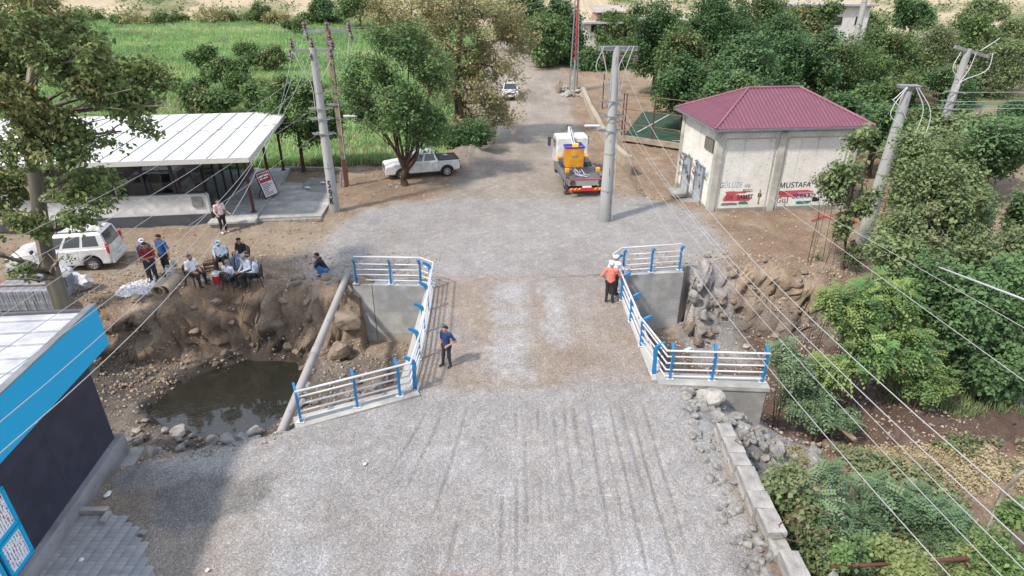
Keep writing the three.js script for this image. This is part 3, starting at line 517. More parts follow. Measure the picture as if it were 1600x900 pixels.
  const g1 = spray(3, 1.5, (x) => { scrub(x, '#b5535c', 130, 200, 600, 170, 3); scr(x, 'GÜLÜZE', 20, 130, '#8fa9b5', '130px sans-serif', 1); scr(x, 'G', 20, 130, '#555a60', '130px sans-serif', 2); scr(x, 'ASEL', 540, 130, '#33343a', '64px sans-serif'); scr(x, 'RESUL', 520, 218, '#2d2d33', '76px sans-serif', 2); scr(x, 'SAMET', 420, 345, '#22161a', '110px sans-serif', 6); scr(x, 'OA', 190, 345, '#5c1d28', '110px sans-serif', 4); scrub(x, '#6b7278', 120, 410, 360, 30, 8); scrub(x, '#2c7a70', 480, 390, 190, 40, 9); scrub(x, '#3c332a', 860, 250, 70, 60, 5); scrub(x, '#8b7d35', 880, 180, 30, 260, 6); });
  const g2 = spray(3, 1.5, (x) => { scrub(x, '#b5535c', 60, 190, 640, 110, 13); scr(x, 'MUSTAFA', 60, 130, '#26262b', '128px sans-serif', 4); scr(x, 'BERAT', 330, 330, '#24306e', '110px sans-serif', 5); scr(x, 'ON', 80, 260, '#7d2530', '90px sans-serif', 5); scr(x, 'AZE', 600, 320, '#2b2b31', '90px sans-serif', 4); scr(x, 'Gul', 60, 400, '#3a4a46', '130px serif', 3); scrub(x, '#1f7d70', 420, 390, 260, 40, 15); scr(x, 'S', 200, 490, '#2a6b60', '100px sans-serif', 3); scrub(x, '#15151a', 790, 60, 170, 150, 21); scrub(x, '#20202a', 700, 330, 130, 60, 22); });
  obj('graffiti', new THREE.PlaneGeometry(2.75, 1.6).translate(1.82, .95, -.074), g1, t); obj('graffiti', new THREE.PlaneGeometry(3.3, 1.6).translate(5.3, .85, -.074), g2, t);
  const g3 = spray(4, 2, (x) => { const r = rng(5); for (let i = 0; i < 30; i++) { x.strokeStyle = ['#1d2733', '#274b66', '#2a6f9c', '#5a2b33', '#30323a'][r() * 5 | 0]; x.lineWidth = 4 + r() * 5; x.beginPath(); const X = 40 + r() * 900, Y0 = 60 + r() * 360; x.moveTo(X, Y0); for (let k = 0; k < 4; k++) x.quadraticCurveTo(X + (r() - .5) * 150, Y0 + (r() - .5) * 130, X + (r() - .5) * 110, Y0 + (r() - .5) * 90); x.stroke(); } });
  obj('graffiti', new THREE.PlaneGeometry(4.6, 2.2).rotateY(-Math.PI / 2).translate(-.018, 1.5, -2.7), g3, t);
}
// ------------------------------------------------------------------ retaining wall and fenced turf pitch behind
{
  const w = thing('pitch_wall', 'long low concrete retaining wall beside the road and turf pitch', 'wall');
  const pts = [[7.15, -66.5], [7.05, -58], [7.0, -50], [7.1, -43.5], [7.45, -40.3]];
  for (let i = 1; i < pts.length; i++) { const [x0, z0] = pts[i - 1], [x1, z1] = pts[i], y0 = height(x0, z0), y1 = height(x1, z1); obj('wall_section', hexa([V(x0, -1, z0), V(x1, -1, z1 - .015), V(x1, .75 + y1 * .3, z1 - .015), V(x0, .75 + y0 * .6, z0)], [V(x0 + .4, -1, z0), V(x1 + .4, -1, z1 - .015), V(x1 + .4, .75 + y1 * .3, z1 - .015), V(x0 + .4, .75 + y0 * .6, z0)].map(v => v)), M.concW, w); }
  obj('wall_end', box(7.65, .1, -40.05, .5, 1.5, .5, .01), M.concW, w);
  struct('turf_pitch', slabPoly([[9.0, -49.5], [13.0, -46.8], [22, -46.8], [30, -60], [12.6, -60]], -.7, .02), std([.035, .085, .05], .95, { map: grainMap }));
  const line = struct('pitch_line', [bar(V(10.2, .028, -50.5), V(14.5, .028, -57.8), .12, .012), bar(V(12.4, .028, -47.6), V(26, .028, -48.2), .1, .012)], M.whitePaint);
  const kerb = struct('pitch_kerb', [bar(V(8.7, -.15, -49.5), V(12.9, -.15, -46.55), .22, .4), bar(V(12.9, -.15, -46.55), V(22, -.15, -46.55), .22, .4)], M.concW);
  const f = thing('pitch_fence', 'rusty steel post fence around the turf pitch behind the pole', 'fence');
  const fp = [[8.6, -60], [8.65, -56], [8.7, -52.5], [8.75, -49.4], [10.9, -48], [13.0, -46.4], [16, -46.4]];
  fp.forEach(([x, z], i) => { obj('post', box(x, 1.5, z, .09, 3.6, .09), M.rust, f); if (i) { const [a, b] = fp[i - 1]; for (const y of [1.0, 2.1, 3.2]) obj('crossbar', bar(V(a, y, b), V(x, y, z), .05, .05), M.rustG, f); } });
  obj('post', box(8.95, 1.5, -49.3, .08, 3.6, .08), M.rust, f);
}
// ------------------------------------------------------------------ poles
function insulator(p, s = 1, n = 3) { const g = []; for (let i = 0; i < n; i++) g.push(new THREE.CylinderGeometry(.045 * s, .085 * s, .05 * s, 8).translate(p.x, p.y + i * .07 * s, p.z)); g.push(new THREE.CylinderGeometry(.02 * s, .02 * s, .1 * s + n * .07 * s, 6).translate(p.x, p.y + .06 * s, p.z)); return merge(g); }
const insM = phys([.07, .025, .02], .3, { clearcoat: .7 });
function bracket(t, y, r) { obj('bracket', [box(0, y, 0, r * 2 + .8, .06, .07), box(0, y, r + .03, r * 2 + .5, .05, .05), box(0, y, -r - .03, r * 2 + .5, .05, .05)], M.steel, t); }
function shaft(t, h, r0, r1, mat = M.pole, bands = [.3, .5, .75]) { const s = obj('shaft', new THREE.CylinderGeometry(r1, r0, h + .6, 18, 1).translate(0, h / 2 - .3, 0), mat, t); for (const b of bands) obj('band', new THREE.CylinderGeometry(mix(r0, r1, b) + .012, mix(r0, r1, b) + .012, .05, 18).translate(0, h * b, 0), M.concDark, s); return s; }
function cable(name, parent, pts, r, mat) { return obj(name, tube(pts, r, 5, 14), mat, parent); }
const poleAt = {};
{ // pole with two crossarm rows, by the apron
  const h = 8.35, t = thing('concrete_pole', 'grey concrete pole with black painted letters beside the apron', 'pole', onGround(-9.6, -31.6, -.05), 0, 'roadside utility poles'); poleAt.L = t.position;
  shaft(t, h, .29, .16); obj('crossarm', bar(V(-1.0, h - .12, .1), V(1.0, h - .12, -.1), .12, .12), M.steel, t);
  for (const x of [-.95, 0, .95]) { obj('insulator', insulator(V(x, h + .02, -x * .1), 1.9), insM, t); obj('insulator', insulator(V(x - .1, h - .42, .08 - x * .1), 1.9, 2), insM, t); }
  for (const y of [5.5, 5.0, 4.25]) bracket(t, y, .22);
  cable('jumper_cable', t, [V(-.95, h, .1), V(-.6, h - .9, .2), V(-.24, h - 1.7, .2), V(-.22, 5.5, .2)], .02, M.wire); cable('jumper_cable', t, [V(.95, h, -.1), V(.7, h - .8, .1), V(.23, h - 1.5, .1)], .02, M.wire);
  const txt = canvasTex(128, 256, (x) => { x.clearRect(0, 0, 128, 256); x.fillStyle = '#15151a'; x.font = 'bold 100px sans-serif'; x.fillText('S', 28, 80); x.fillText('9', 30, 166); x.fillText('K', 24, 252); });
  obj('painted_letters', new THREE.CylinderGeometry(.279, .297, 1.35, 16, 1, true, -.85, 1.7).translate(0, 1.2, 0), std(0xffffff, .9, { map: txt, transparent: true, alphaTest: .4 }), t);
}
{ // slimmer timber coloured pole behind with a lamp
  const h = 8.9, t = thing('timber_pole', 'weathered slim pole with street lamp and rusty foot behind the lettered pole', 'pole', onGround(-10.0, -36.0, -.05)); poleAt.L2 = t.position;
  obj('shaft', box(0, h / 2, 0, .26, h, .22, .02), std([.40, .35, .28], .9, { map: barkMap }), t); obj('steel_foot', box(.02, .8, .13, .2, 1.9, .06), M.rust, t); obj('conduit', cyl(V(-.35, 0, .1), V(-.2, .95, .12), .06), std([.2, .24, .3], .6), t);
  obj('crossarm', bar(V(-1.25, h - .15, .1), V(1.25, h - .15, -.1), .12, .12), M.steel, t); for (const x of [-1.2, 0, 1.2]) { obj('insulator', insulator(V(x, h, 0), 1.9), insM, t); obj('insulator', insulator(V(x + .1, h - .48, .1), 1.9, 2), insM, t); }
  const lamp = obj('lamp_arm', cyl(V(0, 3.9, 0), V(.45, 4.15, .25), .03), M.steel, t); obj('lamp_head', box(.82, 4.32, .4, .8, .12, .22, .05, 0), M.rail, lamp);
  for (const y of [5.6, 4.9]) bracket(t, y, .14); cable('jumper_cable', t, [V(1.2, h - .2, 0), V(.9, h - 1.6, .2), V(.3, h - 2.6, .2), V(.16, 3.4, .2), V(.14, 1.8, .16)], .022, M.wire);
}
{ // thick pole by the truck
  const h = 8.55, t = thing('concrete_pole', 'thick grey concrete pole standing in gravel beside the bucket truck', 'pole', onGround(4.83, -30.2, -.05), 0, 'roadside utility poles'); poleAt.C = t.position;
  shaft(t, h, .34, .17, M.pole, [.2, .42, .6]); obj('crossarm', [bar(V(-.85, h - .1, 0), V(.95, h - .1, .05), .14, .2), bar(V(-.85, h - .02, .12), V(.95, h - .02, .12), .05, .05)], M.steel, t);
  for (const x of [-.6, .2, .88]) obj('insulator', insulator(V(x, h - .6, .12), 1.3, 3), insM, t);
  for (const y of [6.1, 5.4, 4.7]) bracket(t, y, .24);
  for (const [a, b, c] of [[-.75, -.5, -.25], [-.6, -.95, -.28], [.55, .1, .2], [.75, .45, .26]]) cable('jumper_cable', t, [V(a, h + .02, .15), V(b, h - .9, .3), V(mix(b, c, .6), h - 1.5, .28), V(c, h - 2.2, .2)], .022, M.wire);
  cable('down_cable', t, [V(.3, 4.6, .1), V(.34, 3, .12), V(.36, 1.2, .15), V(.36, .1, .15)], .025, M.wire); obj('lamp_head', box(-.95, 4.95, .1, .75, .1, .2, .05), M.rail, t);
}
{ // leaning pole among the shrubs on the right
  const h = 8.0, t = thing('concrete_pole', 'leaning concrete pole with looped cables rising from the shrubs by the small house', 'pole', onGround(17.6, -28.6, -.3), 0, 'roadside utility poles'); poleAt.R = t.position;
  shaft(t, h, .34, .19); t.rotation.z = -.02; obj('pole_cap', [box(0, h, 0, .9, .16, .4, .03), new THREE.CylinderGeometry(.3, .22, .2, 12).translate(0, h - .05, 0)], M.steel, t);
  for (let i = 0; i < 3; i++) obj('strain_insulator', Array.from({ length: 8 }, (_, k) => new THREE.CylinderGeometry(.075, .075, .04, 8).rotateZ(1.4).translate(.55 + k * .13, h - .1 - i * .24 - k * .03, -.05)), insM, t);
  for (const [s, d] of [[-1, .5], [-.8, 1.2], [1, 1.6], [1.5, 2.1]]) cable('looped_cable', t, [V(s * .2, h, .2), V(s * .75, h - .4 - d * .3, .3), V(s * .8, h - d, .3), V(s * .45 + .25, h - d - .45, .3), V(.1, h - d * .8 - .9, .26)], .022, M.rail);
}
{
  const h = 8.4, t = thing('concrete_pole', 'tilted T shaped concrete pole in front of the green wire fence', 'pole', onGround(29.4, -42.6, -.6), 0, 'roadside utility poles'); poleAt.R2 = t.position; const tilt = -.03;
  shaft(t, h, .34, .2); t.rotation.z = tilt; obj('crossarm', bar(V(-1.0, h + .1, .1), V(1.5, h - .45, -.1), .22, .2), M.steel, t); obj('spike', cyl(V(.8, h - .1, 0), V(1.7, h + .7, .1), .025), M.whitePaint, t);
  for (const y of [5.7, 5.1, 4.6]) bracket(t, y, .26); for (const s of [-.5, .5, 1.6]) cable('looped_cable', t, [V(s, h - .2, .1), V(s * 1.1 - .2, h - 1.2, .2), V(0, h - 2.1, .25), V(-.1, h - 3.4, .27)], .025, M.rail);
}
{ // red and white lattice mast with stay cables
  const t = thing('lattice_mast', 'red and grey steel lattice mast standing in rubble beside the far road', 'mast', onGround(6.4, -66.7, -.1)), h = 9.8, c = [[-1, -1], [1, -1], [1, 1], [-1, 1]], w = y => mix(.42, .16, y / h);
  c.forEach(([a, b]) => obj('leg', bar(V(a * w(0), 0, b * w(0)), V(a * w(h), h, b * w(h)), .07, .07), M.steel, t));
  for (let k = 0; k < 14; k++) for (let i = 0; i < 4; i++) { const y0 = k * h / 14, y1 = (k + 1) * h / 14, [a, b] = c[i], [d, e] = c[(i + 1) % 4]; obj('brace', bar(V(a * w(y0), y0, b * w(y0)), V(d * w(y1), y1, e * w(y1)), .035, .035), M.steel, t); }
  obj('red_conduit', cyl(V(.05, 3.2, .3), V(.05, h, .15), .07), M.red, t); obj('grey_conduit', cyl(V(.02, 0, .44), V(.04, 3.2, .32), .1), std([.2, .25, .25], .7), t);
  obj('crossarm', bar(V(-1.3, h, .1), V(1.3, h, -.1), .1, .1), M.steel, t); for (const s of [-1, 1]) cable('red_cable', t, [V(s * .1, h - .2, .2), V(s * .6, h - .75, .2), V(s * 1.2, h - .3, .1)], .03, M.red);
  obj('footing', box(0, -.05, 0, 1.2, .5, 1.2, .05), M.conc, t);
}
{ const t = thing('concrete_pole', 'pale concrete pole rising among treetops beside the hillside house', 'pole', onGround(38.5, -74, 0), 0, 'roadside utility poles'); shaft(t, 10.5, .4, .26); obj('crossarm', box(0, 10.3, 0, 2, .15, .15), M.steel, t); }

// ------------------------------------------------------------------ wires
function wire(label, a, b, sag, r = .0065, mat = M.wire, group = 'overhead wires', on = 1) { // on > 1 runs past b, out of the picture
  const pts = []; for (let i = 0; i <= 20; i++) { const s = on * i / 20, p = a.clone().lerp(b, s); p.y -= sag * 4 * s * (1 - s); pts.push(p); }
  return tag(obj('overhead_wire', new THREE.TubeGeometry(new THREE.CatmullRomCurve3(pts), 32, r, 5, false), mat), label, 'wire', group);
}
const at = (p, x, y, z) => V(p.x + x, p.y + y, p.z + z);
for (const [dx, y, u, v, h, sg, lb] of [[.3, 4.7, 1484, 900, 6, .9, 'lowest and slackest silver wire from the truckside pole over the garden'], [.3, 4.75, 1565, 900, 5, .55, 'silver wire above the slackest one over the garden'], [.4, 5.4, 1600, 890, 5, .65, 'thin silver wire running between the lower pair and the upper pair'], [.3, 6.1, 1600, 850, 7.2, .8, 'silver wire second from the top of the fan over the garden'], [.2, 8.0, 1600, 795, 7.4, 1.15, 'topmost silver wire of the fan, leaving the pole crossarm']]) wire(lb, at(poleAt.C, dx, y, .2), G(u, v, h), sg, undefined, undefined, undefined, 1.5);
for (const [u0, v0, z0, u, v, h, lb] of [[1060, 205, -33, 1600, 595, 6.0, 'silver wire crossing the lower graffiti wall towards the feathery shrub'], [1130, 245, -30.6, 1600, 512, 5.6, 'silver wire crossing the house front above the red hose']]) wire(lb, Zp(u0, v0, z0), G(u, v, h), .0, undefined, undefined, undefined, 1.6);
wire('thick pale cable running from the leaning pole over the shrubs', at(poleAt.R, .2, .7, .5), G(1600, 468, 4.2), .0, .03, M.rail, undefined, 1.8);
for (const [i, y] of [8.0, 7.76, 7.52].entries()) wire('taut wire between the leaning pole and the T shaped pole', at(poleAt.R, 1.5, y - .25, -.05), at(poleAt.R2, -.3 + .1 * i, 5.9 - .6 * i, .2), .15, .013);
for (const [i, y] of [5.7, 5.1, 4.6].entries()) wire('wire leaving the T shaped pole along the green fence', at(poleAt.R2, .3, y, .2), V(52, 4.6 - .5 * i, -46), .2, .016);
for (const [p, dx, y, u, v, h, sg] of [['L', .95, 8.35, 0, 384, 6, .45], ['L2', 1.2, 8.9, 0, 430, 6.5, .95], ['L', -.3, 5.5, 0, 495, 6, 0], ['L', -.3, 4.25, 0, 549, 6.2, .1], ['L', 0, 8.35, 0, 591, 6.6, 1.3], ['L2', -1.2, 8.9, 0, 660, 6.6, 1.75], ['L', -.95, 8.35, 39, 675, 7, 1.7]]) wire('pale overhead wire crossing in front of the long white roof', at(poleAt[p], dx, y, 0), G(u, v, h), sg, undefined, undefined, undefined, 1.4);
wire('black service cable from the lettered pole to the white roof', at(poleAt.L, -.3, 5.0, .1), Zp(250, 206, -34), .15, .012, M.wireDark);
for (const [x, y] of [[-1.2, 8.9], [1.2, 8.9]]) wire('high wire from the slim pole to the lattice mast', at(poleAt.L2, x, y - .1, 0), V(6.4 + x, 9.9, -66.7), .6, .01, M.wire);
// ------------------------------------------------------------------ vehicles (x forward, y up, z to the left side)
function wheel(parent, x, y, z, r, w, rimM = M.chrome, spokes = 6) {
  const s = Math.sign(z) || 1, prof = [[r * .62, -w / 2], [r * .9, -w / 2], [r * .98, -w * .4], [r, -w * .2], [r, w * .2], [r * .98, w * .4], [r * .9, w / 2], [r * .62, w / 2], [r * .58, 0], [r * .62, -w / 2]].map(p => new THREE.Vector2(...p));
  const g = new THREE.Group(); g.name = 'wheel'; g.position.set(x, y, z); parent.add(g);
  obj('tyre', new THREE.LatheGeometry(prof, 28).rotateX(Math.PI / 2), M.rubber, g);
  const rim = [new THREE.CylinderGeometry(r * .17, r * .2, .05, 12).rotateX(Math.PI / 2).translate(0, 0, s * w * .38), new THREE.TorusGeometry(r * .6, r * .05, 6, 28).translate(0, 0, s * w * .42)];
  for (let i = 0; i < spokes; i++) rim.push(box(0, r * .36, s * w * .38, r * .19, r * .5, .04, .01).rotateZ(i * 2 * Math.PI / spokes));
  obj('rim', rim, rimM, g); obj('hub', new THREE.CylinderGeometry(r * .6, r * .6, .04, 20).rotateX(Math.PI / 2).translate(0, 0, s * w * .12), M.dark, g);
}
function arched(pts, wheels, y0, r) { // insert wheel arches into the lower edge, pts listed rear-bottom .. front-bottom then over the top
  const out = []; for (const wx of wheels) { out.push([wx - r, y0]); for (let i = 0; i <= 10; i++) { const a = Math.PI - i * Math.PI / 10; out.push([wx + r * Math.cos(a), Math.max(y0, .36 + r * Math.sin(a))]); } out.push([wx + r, y0]); } return out.concat(pts);
}
function cabin(t, mat, b, wB, yB, tp, wT, yT, roofR = .06) { // frustum cabin from belt line to roof: b=[x0,x1], tp=[x0,x1]
  const P = (x, y, z) => V(x, y, z), lo = [P(b[0], yB, -wB), P(b[1], yB, -wB), P(b[1], yB, wB), P(b[0], yB, wB)], hi = [P(tp[0], yT, -wT), P(tp[1], yT, -wT), P(tp[1], yT, wT), P(tp[0], yT, wT)];
  const geo = []; const N = 6; for (let k = 0; k < N; k++) { const s0 = k / N, s1 = (k + 1) / N, f = s => { const e = s > .8 ? (s - .8) / .2 : 0, inn = .10 * e * e; return lo.map((p, i) => { const q = p.clone().lerp(hi[i], s); q.x -= Math.sign(q.x - (tp[0] + tp[1]) / 2) * inn; q.z -= Math.sign(q.z) * inn; return q; }); }; const A = f(s0), B = f(s1); for (let i = 0; i < 4; i++) geo.push(quad(A[(i + 1) % 4], A[i], B[i], B[(i + 1) % 4])); if (k === N - 1) geo.push(quad(B[0], B[3], B[2], B[1])); }
  obj('cabin', geo, mat, t);
  const face = (i, j, u0, u1, v0, v1, name, m, push = .006) => { const pt = (u, v) => lo[i].clone().lerp(lo[j], u).lerp(hi[i].clone().lerp(hi[j], u), v), a = pt(u0, v0), bb = pt(u1, v0), c = pt(u1, v1), d = pt(u0, v1), n = V().crossVectors(V().subVectors(bb, a), V().subVectors(d, a)).normalize(), mid = V(0, (yB + yT) / 2, 0).setX((b[0] + b[1]) / 2); if (n.dot(V().subVectors(a, mid)) < 0) n.negate(); return obj(name, hexa([a, bb, c, d].map(p => p.clone().addScaledVector(n, push)), [a, bb, c, d].map(p => p.clone().addScaledVector(n, -.01))), m, t); };
  return face;
}
function mirrorDetail(t, list) { for (const [n, g, m] of list) { obj(n, g(1), m, t); obj(n, g(-1), m, t); } }
const paint = M.white;
function pickup() {
  const t = thing('pickup_truck', 'white double cab pickup truck parked behind the forked roadside tree', 'pickup truck', onGround(-5.75, -38.55, -.02), 0);
  const body = arched([[2.62, .42], [2.68, .62], [2.66, .92], [2.55, 1.02], [1.35, 1.16], [-2.5, 1.16], [-2.58, .98], [-2.55, .5]].map(p => p), [-1.62, 1.53], .42, .47);
  obj('body', extrudeSide(body, 1.86, .07), paint, t);
  const f = cabin(t, paint, [-1.0, 1.42], .88, 1.13, [-.78, .62], .68, 1.78);
  f(1, 2, .08, .92, .08, .92, 'windscreen', M.glass); f(0, 3, .1, .9, .25, .88, 'rear_window', M.glass);
  for (const [i, j] of [[0, 1], [3, 2]]) { f(i, j, .06, .42, .14, .84, 'side_window', M.glass); f(i, j, .47, .82, .14, .84, 'side_window', M.glass); }
  obj('load_bed', box(-1.76, 1.165, 0, 1.36, .03, 1.5), M.dark, t); obj('bed_rail', [box(-1.78, 1.2, .82, 1.5, .07, .1, .02), box(-1.78, 1.2, -.82, 1.5, .07, .1, .02), box(-2.48, 1.2, 0, .1, .07, 1.6, .02)], M.dark, t);
  obj('roll_bar', tube([V(-1.1, 1.2, -.7), V(-1.15, 1.5, -.6), V(-1.15, 1.5, .6), V(-1.1, 1.2, .7)], .035), M.dark, t); obj('sack', rock(4, .3, .12, .22), M.whitePaint, t).position.set(-1.7, 1.25, .3);
  mirrorDetail(t, [['headlight', s => box(2.56, .86, s * .7, .2, .16, .34, .05), M.rail], ['tail_light', s => box(-2.54, .92, s * .84, .1, .36, .16, .02), M.redLamp], ['mirror', s => box(1.05, 1.22, s * 1.03, .14, .16, .2, .05), M.dark], ['sill', s => box(-.04, .42, s * .9, 2.1, .06, .1, .02), M.dark], ['handle', s => box(-.05, 1.0, s * .935, .16, .03, .03), M.chrome], ['handle', s => box(-.85, 1.0, s * .935, .16, .03, .03), M.chrome], ['door_seam', s => [box(.2, .78, s * .929, .012, .68, .006), box(-.62, .78, s * .929, .012, .68, .006), box(1.12, .8, s * .929, .012, .6, .006), box(-1.04, .8, s * .929, .014, .7, .006)], M.dark], ['wheel_arch', s => [-1.62, 1.53].map(x => new THREE.TorusGeometry(.46, .03, 6, 18, Math.PI).translate(x, .38, s * .92)), M.dark]]);
  obj('grille', box(2.64, .8, 0, .08, .3, .9, .03), M.dark, t); obj('front_bumper', box(2.6, .52, 0, .16, .22, 1.7, .06), paint, t); obj('rear_bumper', box(-2.6, .52, 0, .18, .16, 1.6, .05), M.dark, t); obj('number_plate', box(-2.7, .62, 0, .02, .11, .5), M.plate, t);
  obj('underbody', box(0, .5, 0, 4.6, .3, 1.4), M.black, t);
  for (const x of [-1.62, 1.53]) for (const z of [-.83, .83]) wheel(t, x, .38, z, .38, .25);
  t.rotation.y = Math.PI + .3; t.scale.setScalar(.9); return t;
}
function van() {
  const t = thing('delivery_van', 'white compact van with dark rear window parked behind the plane tree', 'van', onGround(-19.4, -24.6, -.02), 0);
  const body = arched([[2.1, .3], [2.2, .5], [2.18, .78], [2.0, .95], [1.2, 1.08], [-2.1, 1.1], [-2.18, .9], [-2.2, .45], [-2.1, .3]], [-1.35, 1.35], .3, .4);
  obj('body', extrudeSide(body, 1.78, .08), paint, t);
  const f = cabin(t, paint, [-2.12, 1.3], .86, 1.06, [-1.92, .42], .72, 1.82);
  f(1, 2, .07, .93, .08, .92, 'windscreen', M.glass); f(0, 3, .1, .9, .06, .86, 'rear_window', M.glass, .012);
  for (const [i, j] of [[0, 1], [3, 2]]) { f(i, j, .09, .3, .18, .8, 'side_window', M.glass); f(i, j, .34, .56, .18, .8, 'side_window', M.glass); f(i, j, .6, .82, .16, .8, 'side_window', M.glass); }
  mirrorDetail(t, [['tail_light', s => box(-2.12, 1.05, s * .83, .12, .5, .12, .03), M.redLamp], ['headlight', s => box(2.02, .82, s * .68, .24, .18, .34, .06), M.rail], ['mirror', s => box(.9, 1.18, s * 1.0, .12, .18, .2, .05), M.dark], ['roof_rail', s => bar(V(-1.8, 1.86, s * .62), V(.3, 1.86, s * .62), .04, .04), M.steel], ['door_seam', s => [box(.1, .72, s * .889, .012, .6, .006), box(-.85, .72, s * .889, .012, .6, .006), box(.95, .72, s * .889, .012, .6, .006)], M.dark], ['handle', s => box(.2, .95, s * .9, .16, .03, .03), paint]]);
  obj('rear_bumper', box(-2.2, .42, 0, .18, .24, 1.7, .06), paint, t); obj('number_plate', box(-2.3, .72, 0, .02, .11, .5), M.plate, t); obj('front_bumper', box(2.16, .42, 0, .16, .24, 1.66, .06), paint, t); obj('underbody', box(0, .4, 0, 3.9, .3, 1.3), M.black, t);
  for (const x of [-1.35, 1.35]) for (const z of [-.8, .8]) wheel(t, x, .33, z, .33, .2, M.chrome, 8);
  t.rotation.y = Math.PI + .2; t.scale.setScalar(.93); return t;
}
function hatch() {
  const t = thing('saloon_car', 'small old white saloon car driving on the far shaded road', 'car', onGround(-.2, -64.6, -.02), 0);
  const body = arched([[2.05, .3], [2.1, .5], [2.06, .78], [.95, .88], [-2.05, .88], [-2.1, .6], [-2.05, .3]], [-1.25, 1.25], .3, .36);
  obj('body', extrudeSide(body, 1.62, .07), paint, t); const f = cabin(t, paint, [-1.4, 1.0], .76, .86, [-.95, .4], .6, 1.42);
  f(1, 2, .06, .94, .06, .92, 'windscreen', M.glass); f(0, 3, .06, .94, .1, .9, 'rear_window', M.glass); for (const [i, j] of [[0, 1], [3, 2]]) { f(i, j, .12, .46, .14, .84, 'side_window', M.glass); f(i, j, .52, .84, .14, .84, 'side_window', M.glass); }
  mirrorDetail(t, [['headlight', s => box(2.06, .66, s * .58, .08, .16, .3, .03), M.rail], ['tail_light', s => box(-2.06, .66, s * .62, .08, .16, .24, .03), M.redLamp], ['mirror', s => box(.75, .98, s * .88, .1, .12, .14, .03), M.dark]]);
  obj('grille', box(2.08, .64, 0, .06, .16, .8), M.dark, t); obj('front_bumper', box(2.1, .42, 0, .12, .14, 1.6, .04), M.dark, t); obj('number_plate', box(2.17, .44, 0, .02, .1, .5), M.plate, t); obj('underbody', box(0, .4, 0, 3.8, .2, 1.2), M.black, t);
  for (const x of [-1.25, 1.25]) for (const z of [-.7, .7]) wheel(t, x, .31, z, .31, .18);
  t.rotation.y = -Math.PI / 2 + .03; return t;
}
function bucketTruck() {
  const t = thing('bucket_truck', 'white bucket truck with orange lift basket parked beside the thick pole', 'truck', onGround(3.95, -37.0, 0), 0);
  const cabP = [[1.35, .75], [2.98, .55], [3.05, 1.05], [2.98, 1.45], [2.72, 2.2], [2.55, 2.28], [1.42, 2.28], [1.35, 2.2]];
  obj('cab', extrudeSide(cabP, 1.9, .09), paint, t);
  obj('windscreen', hexa([V(2.99, 1.5, -.8), V(2.99, 1.5, .8), V(2.76, 2.12, .74), V(2.76, 2.12, -.74)], [V(2.9, 1.5, -.8), V(2.9, 1.5, .8), V(2.68, 2.12, .74), V(2.68, 2.12, -.74)]), M.glass, t);
  obj('rear_window', box(1.345, 1.8, .35, .02, .36, .34, .005), M.glass, t);
  mirrorDetail(t, [['side_window', s => box(2.2, 1.75, s * .947, .75, .5, .012), M.glass], ['mirror', s => box(2.75, 1.75, s * 1.18, .12, .55, .2, .05), M.dark], ['mirror_arm', s => cyl(V(2.8, 1.95, s * .95), V(2.76, 1.95, s * 1.15), .02), M.dark], ['headlight', s => box(3.0, .85, s * .68, .1, .2, .34, .04), M.rail], ['side_rail', s => [bar(V(1.25, .78, s * .98), V(-2.6, .78, s * .98), .06, .3), bar(V(1.25, .5, s * .98), V(-1.2, .5, s * .98), .05, .06)], M.steel], ['work_lamp', s => box(1.15, 1.15, s * .8, .28, .24, .3, .06), M.amber], ['warning_lamp', s => box(-1.7, 1.18, s * .86, .2, .24, .24, .05), M.amber], ['outrigger', s => [box(-2.25, .55, s * .95, .14, .9, .14), box(-2.25, .1, s * .95, .3, .06, .3)], M.dark], ['tail_light', s => [new THREE.CylinderGeometry(.14, .14, .03, 18).rotateZ(Math.PI / 2).translate(-2.92, .83, s * .78), new THREE.TorusGeometry(.14, .025, 6, 18).rotateY(Math.PI / 2).translate(-2.93, .83, s * .78)], M.dark], ['toolbox', s => box(.45, 1.02, s * .62, .9, .3, .5, .02), M.dark]]);
  obj('chassis', [box(.2, .55, .38, 5.6, .2, .1), box(.2, .55, -.38, 5.6, .2, .1), box(-1.2, .6, 0, 2.8, .12, 1.2)], M.black, t); obj('flatbed', box(-.75, .84, 0, 4.2, .08, 1.92, .01), grained([.13, .13, .14], .6), t);
  obj('tail_board', box(-2.88, .83, 0, .06, .34, 1.98, .01), grained([.38, .37, .36], .5), t); obj('red_stripe', box(-2.9, 1.015, 0, .07, .04, 2.0), M.red, t);
  const cv = canvasTex(256, 32, (x) => { x.fillStyle = '#c8322d'; x.fillRect(0, 0, 256, 32); x.fillStyle = '#e6b23c'; for (let i = 0; i < 9; i++) if (i < 3 || i > 5) { x.beginPath(); x.moveTo(i * 30, 32); x.lineTo(i * 30 + 15, 0); x.lineTo(i * 30 + 30, 0); x.lineTo(i * 30 + 15, 32); x.fill(); } });
  obj('under_guard', box(-2.9, .42, 0, .06, .1, 1.94), M.red, t); obj('hazard_strip', new THREE.PlaneGeometry(1.9, .12).rotateY(-Math.PI / 2).translate(-2.94, .5, 0), std(0xffffff, .5, { map: cv }), t); obj('number_plate', box(-2.92, .6, .02, .02, .11, .5), M.plate, t);
  obj('hose_reel', [new THREE.CylinderGeometry(.2, .2, .26, 16).rotateX(Math.PI / 2).translate(1.1, 1.22, .28)], M.red, t);
  // turret, folded boom and basket
  obj('turret', [new THREE.CylinderGeometry(.3, .36, .5, 16).translate(.3, 1.12, -.1), box(.3, 1.5, -.1, .4, .5, .36, .04)], M.white, t);
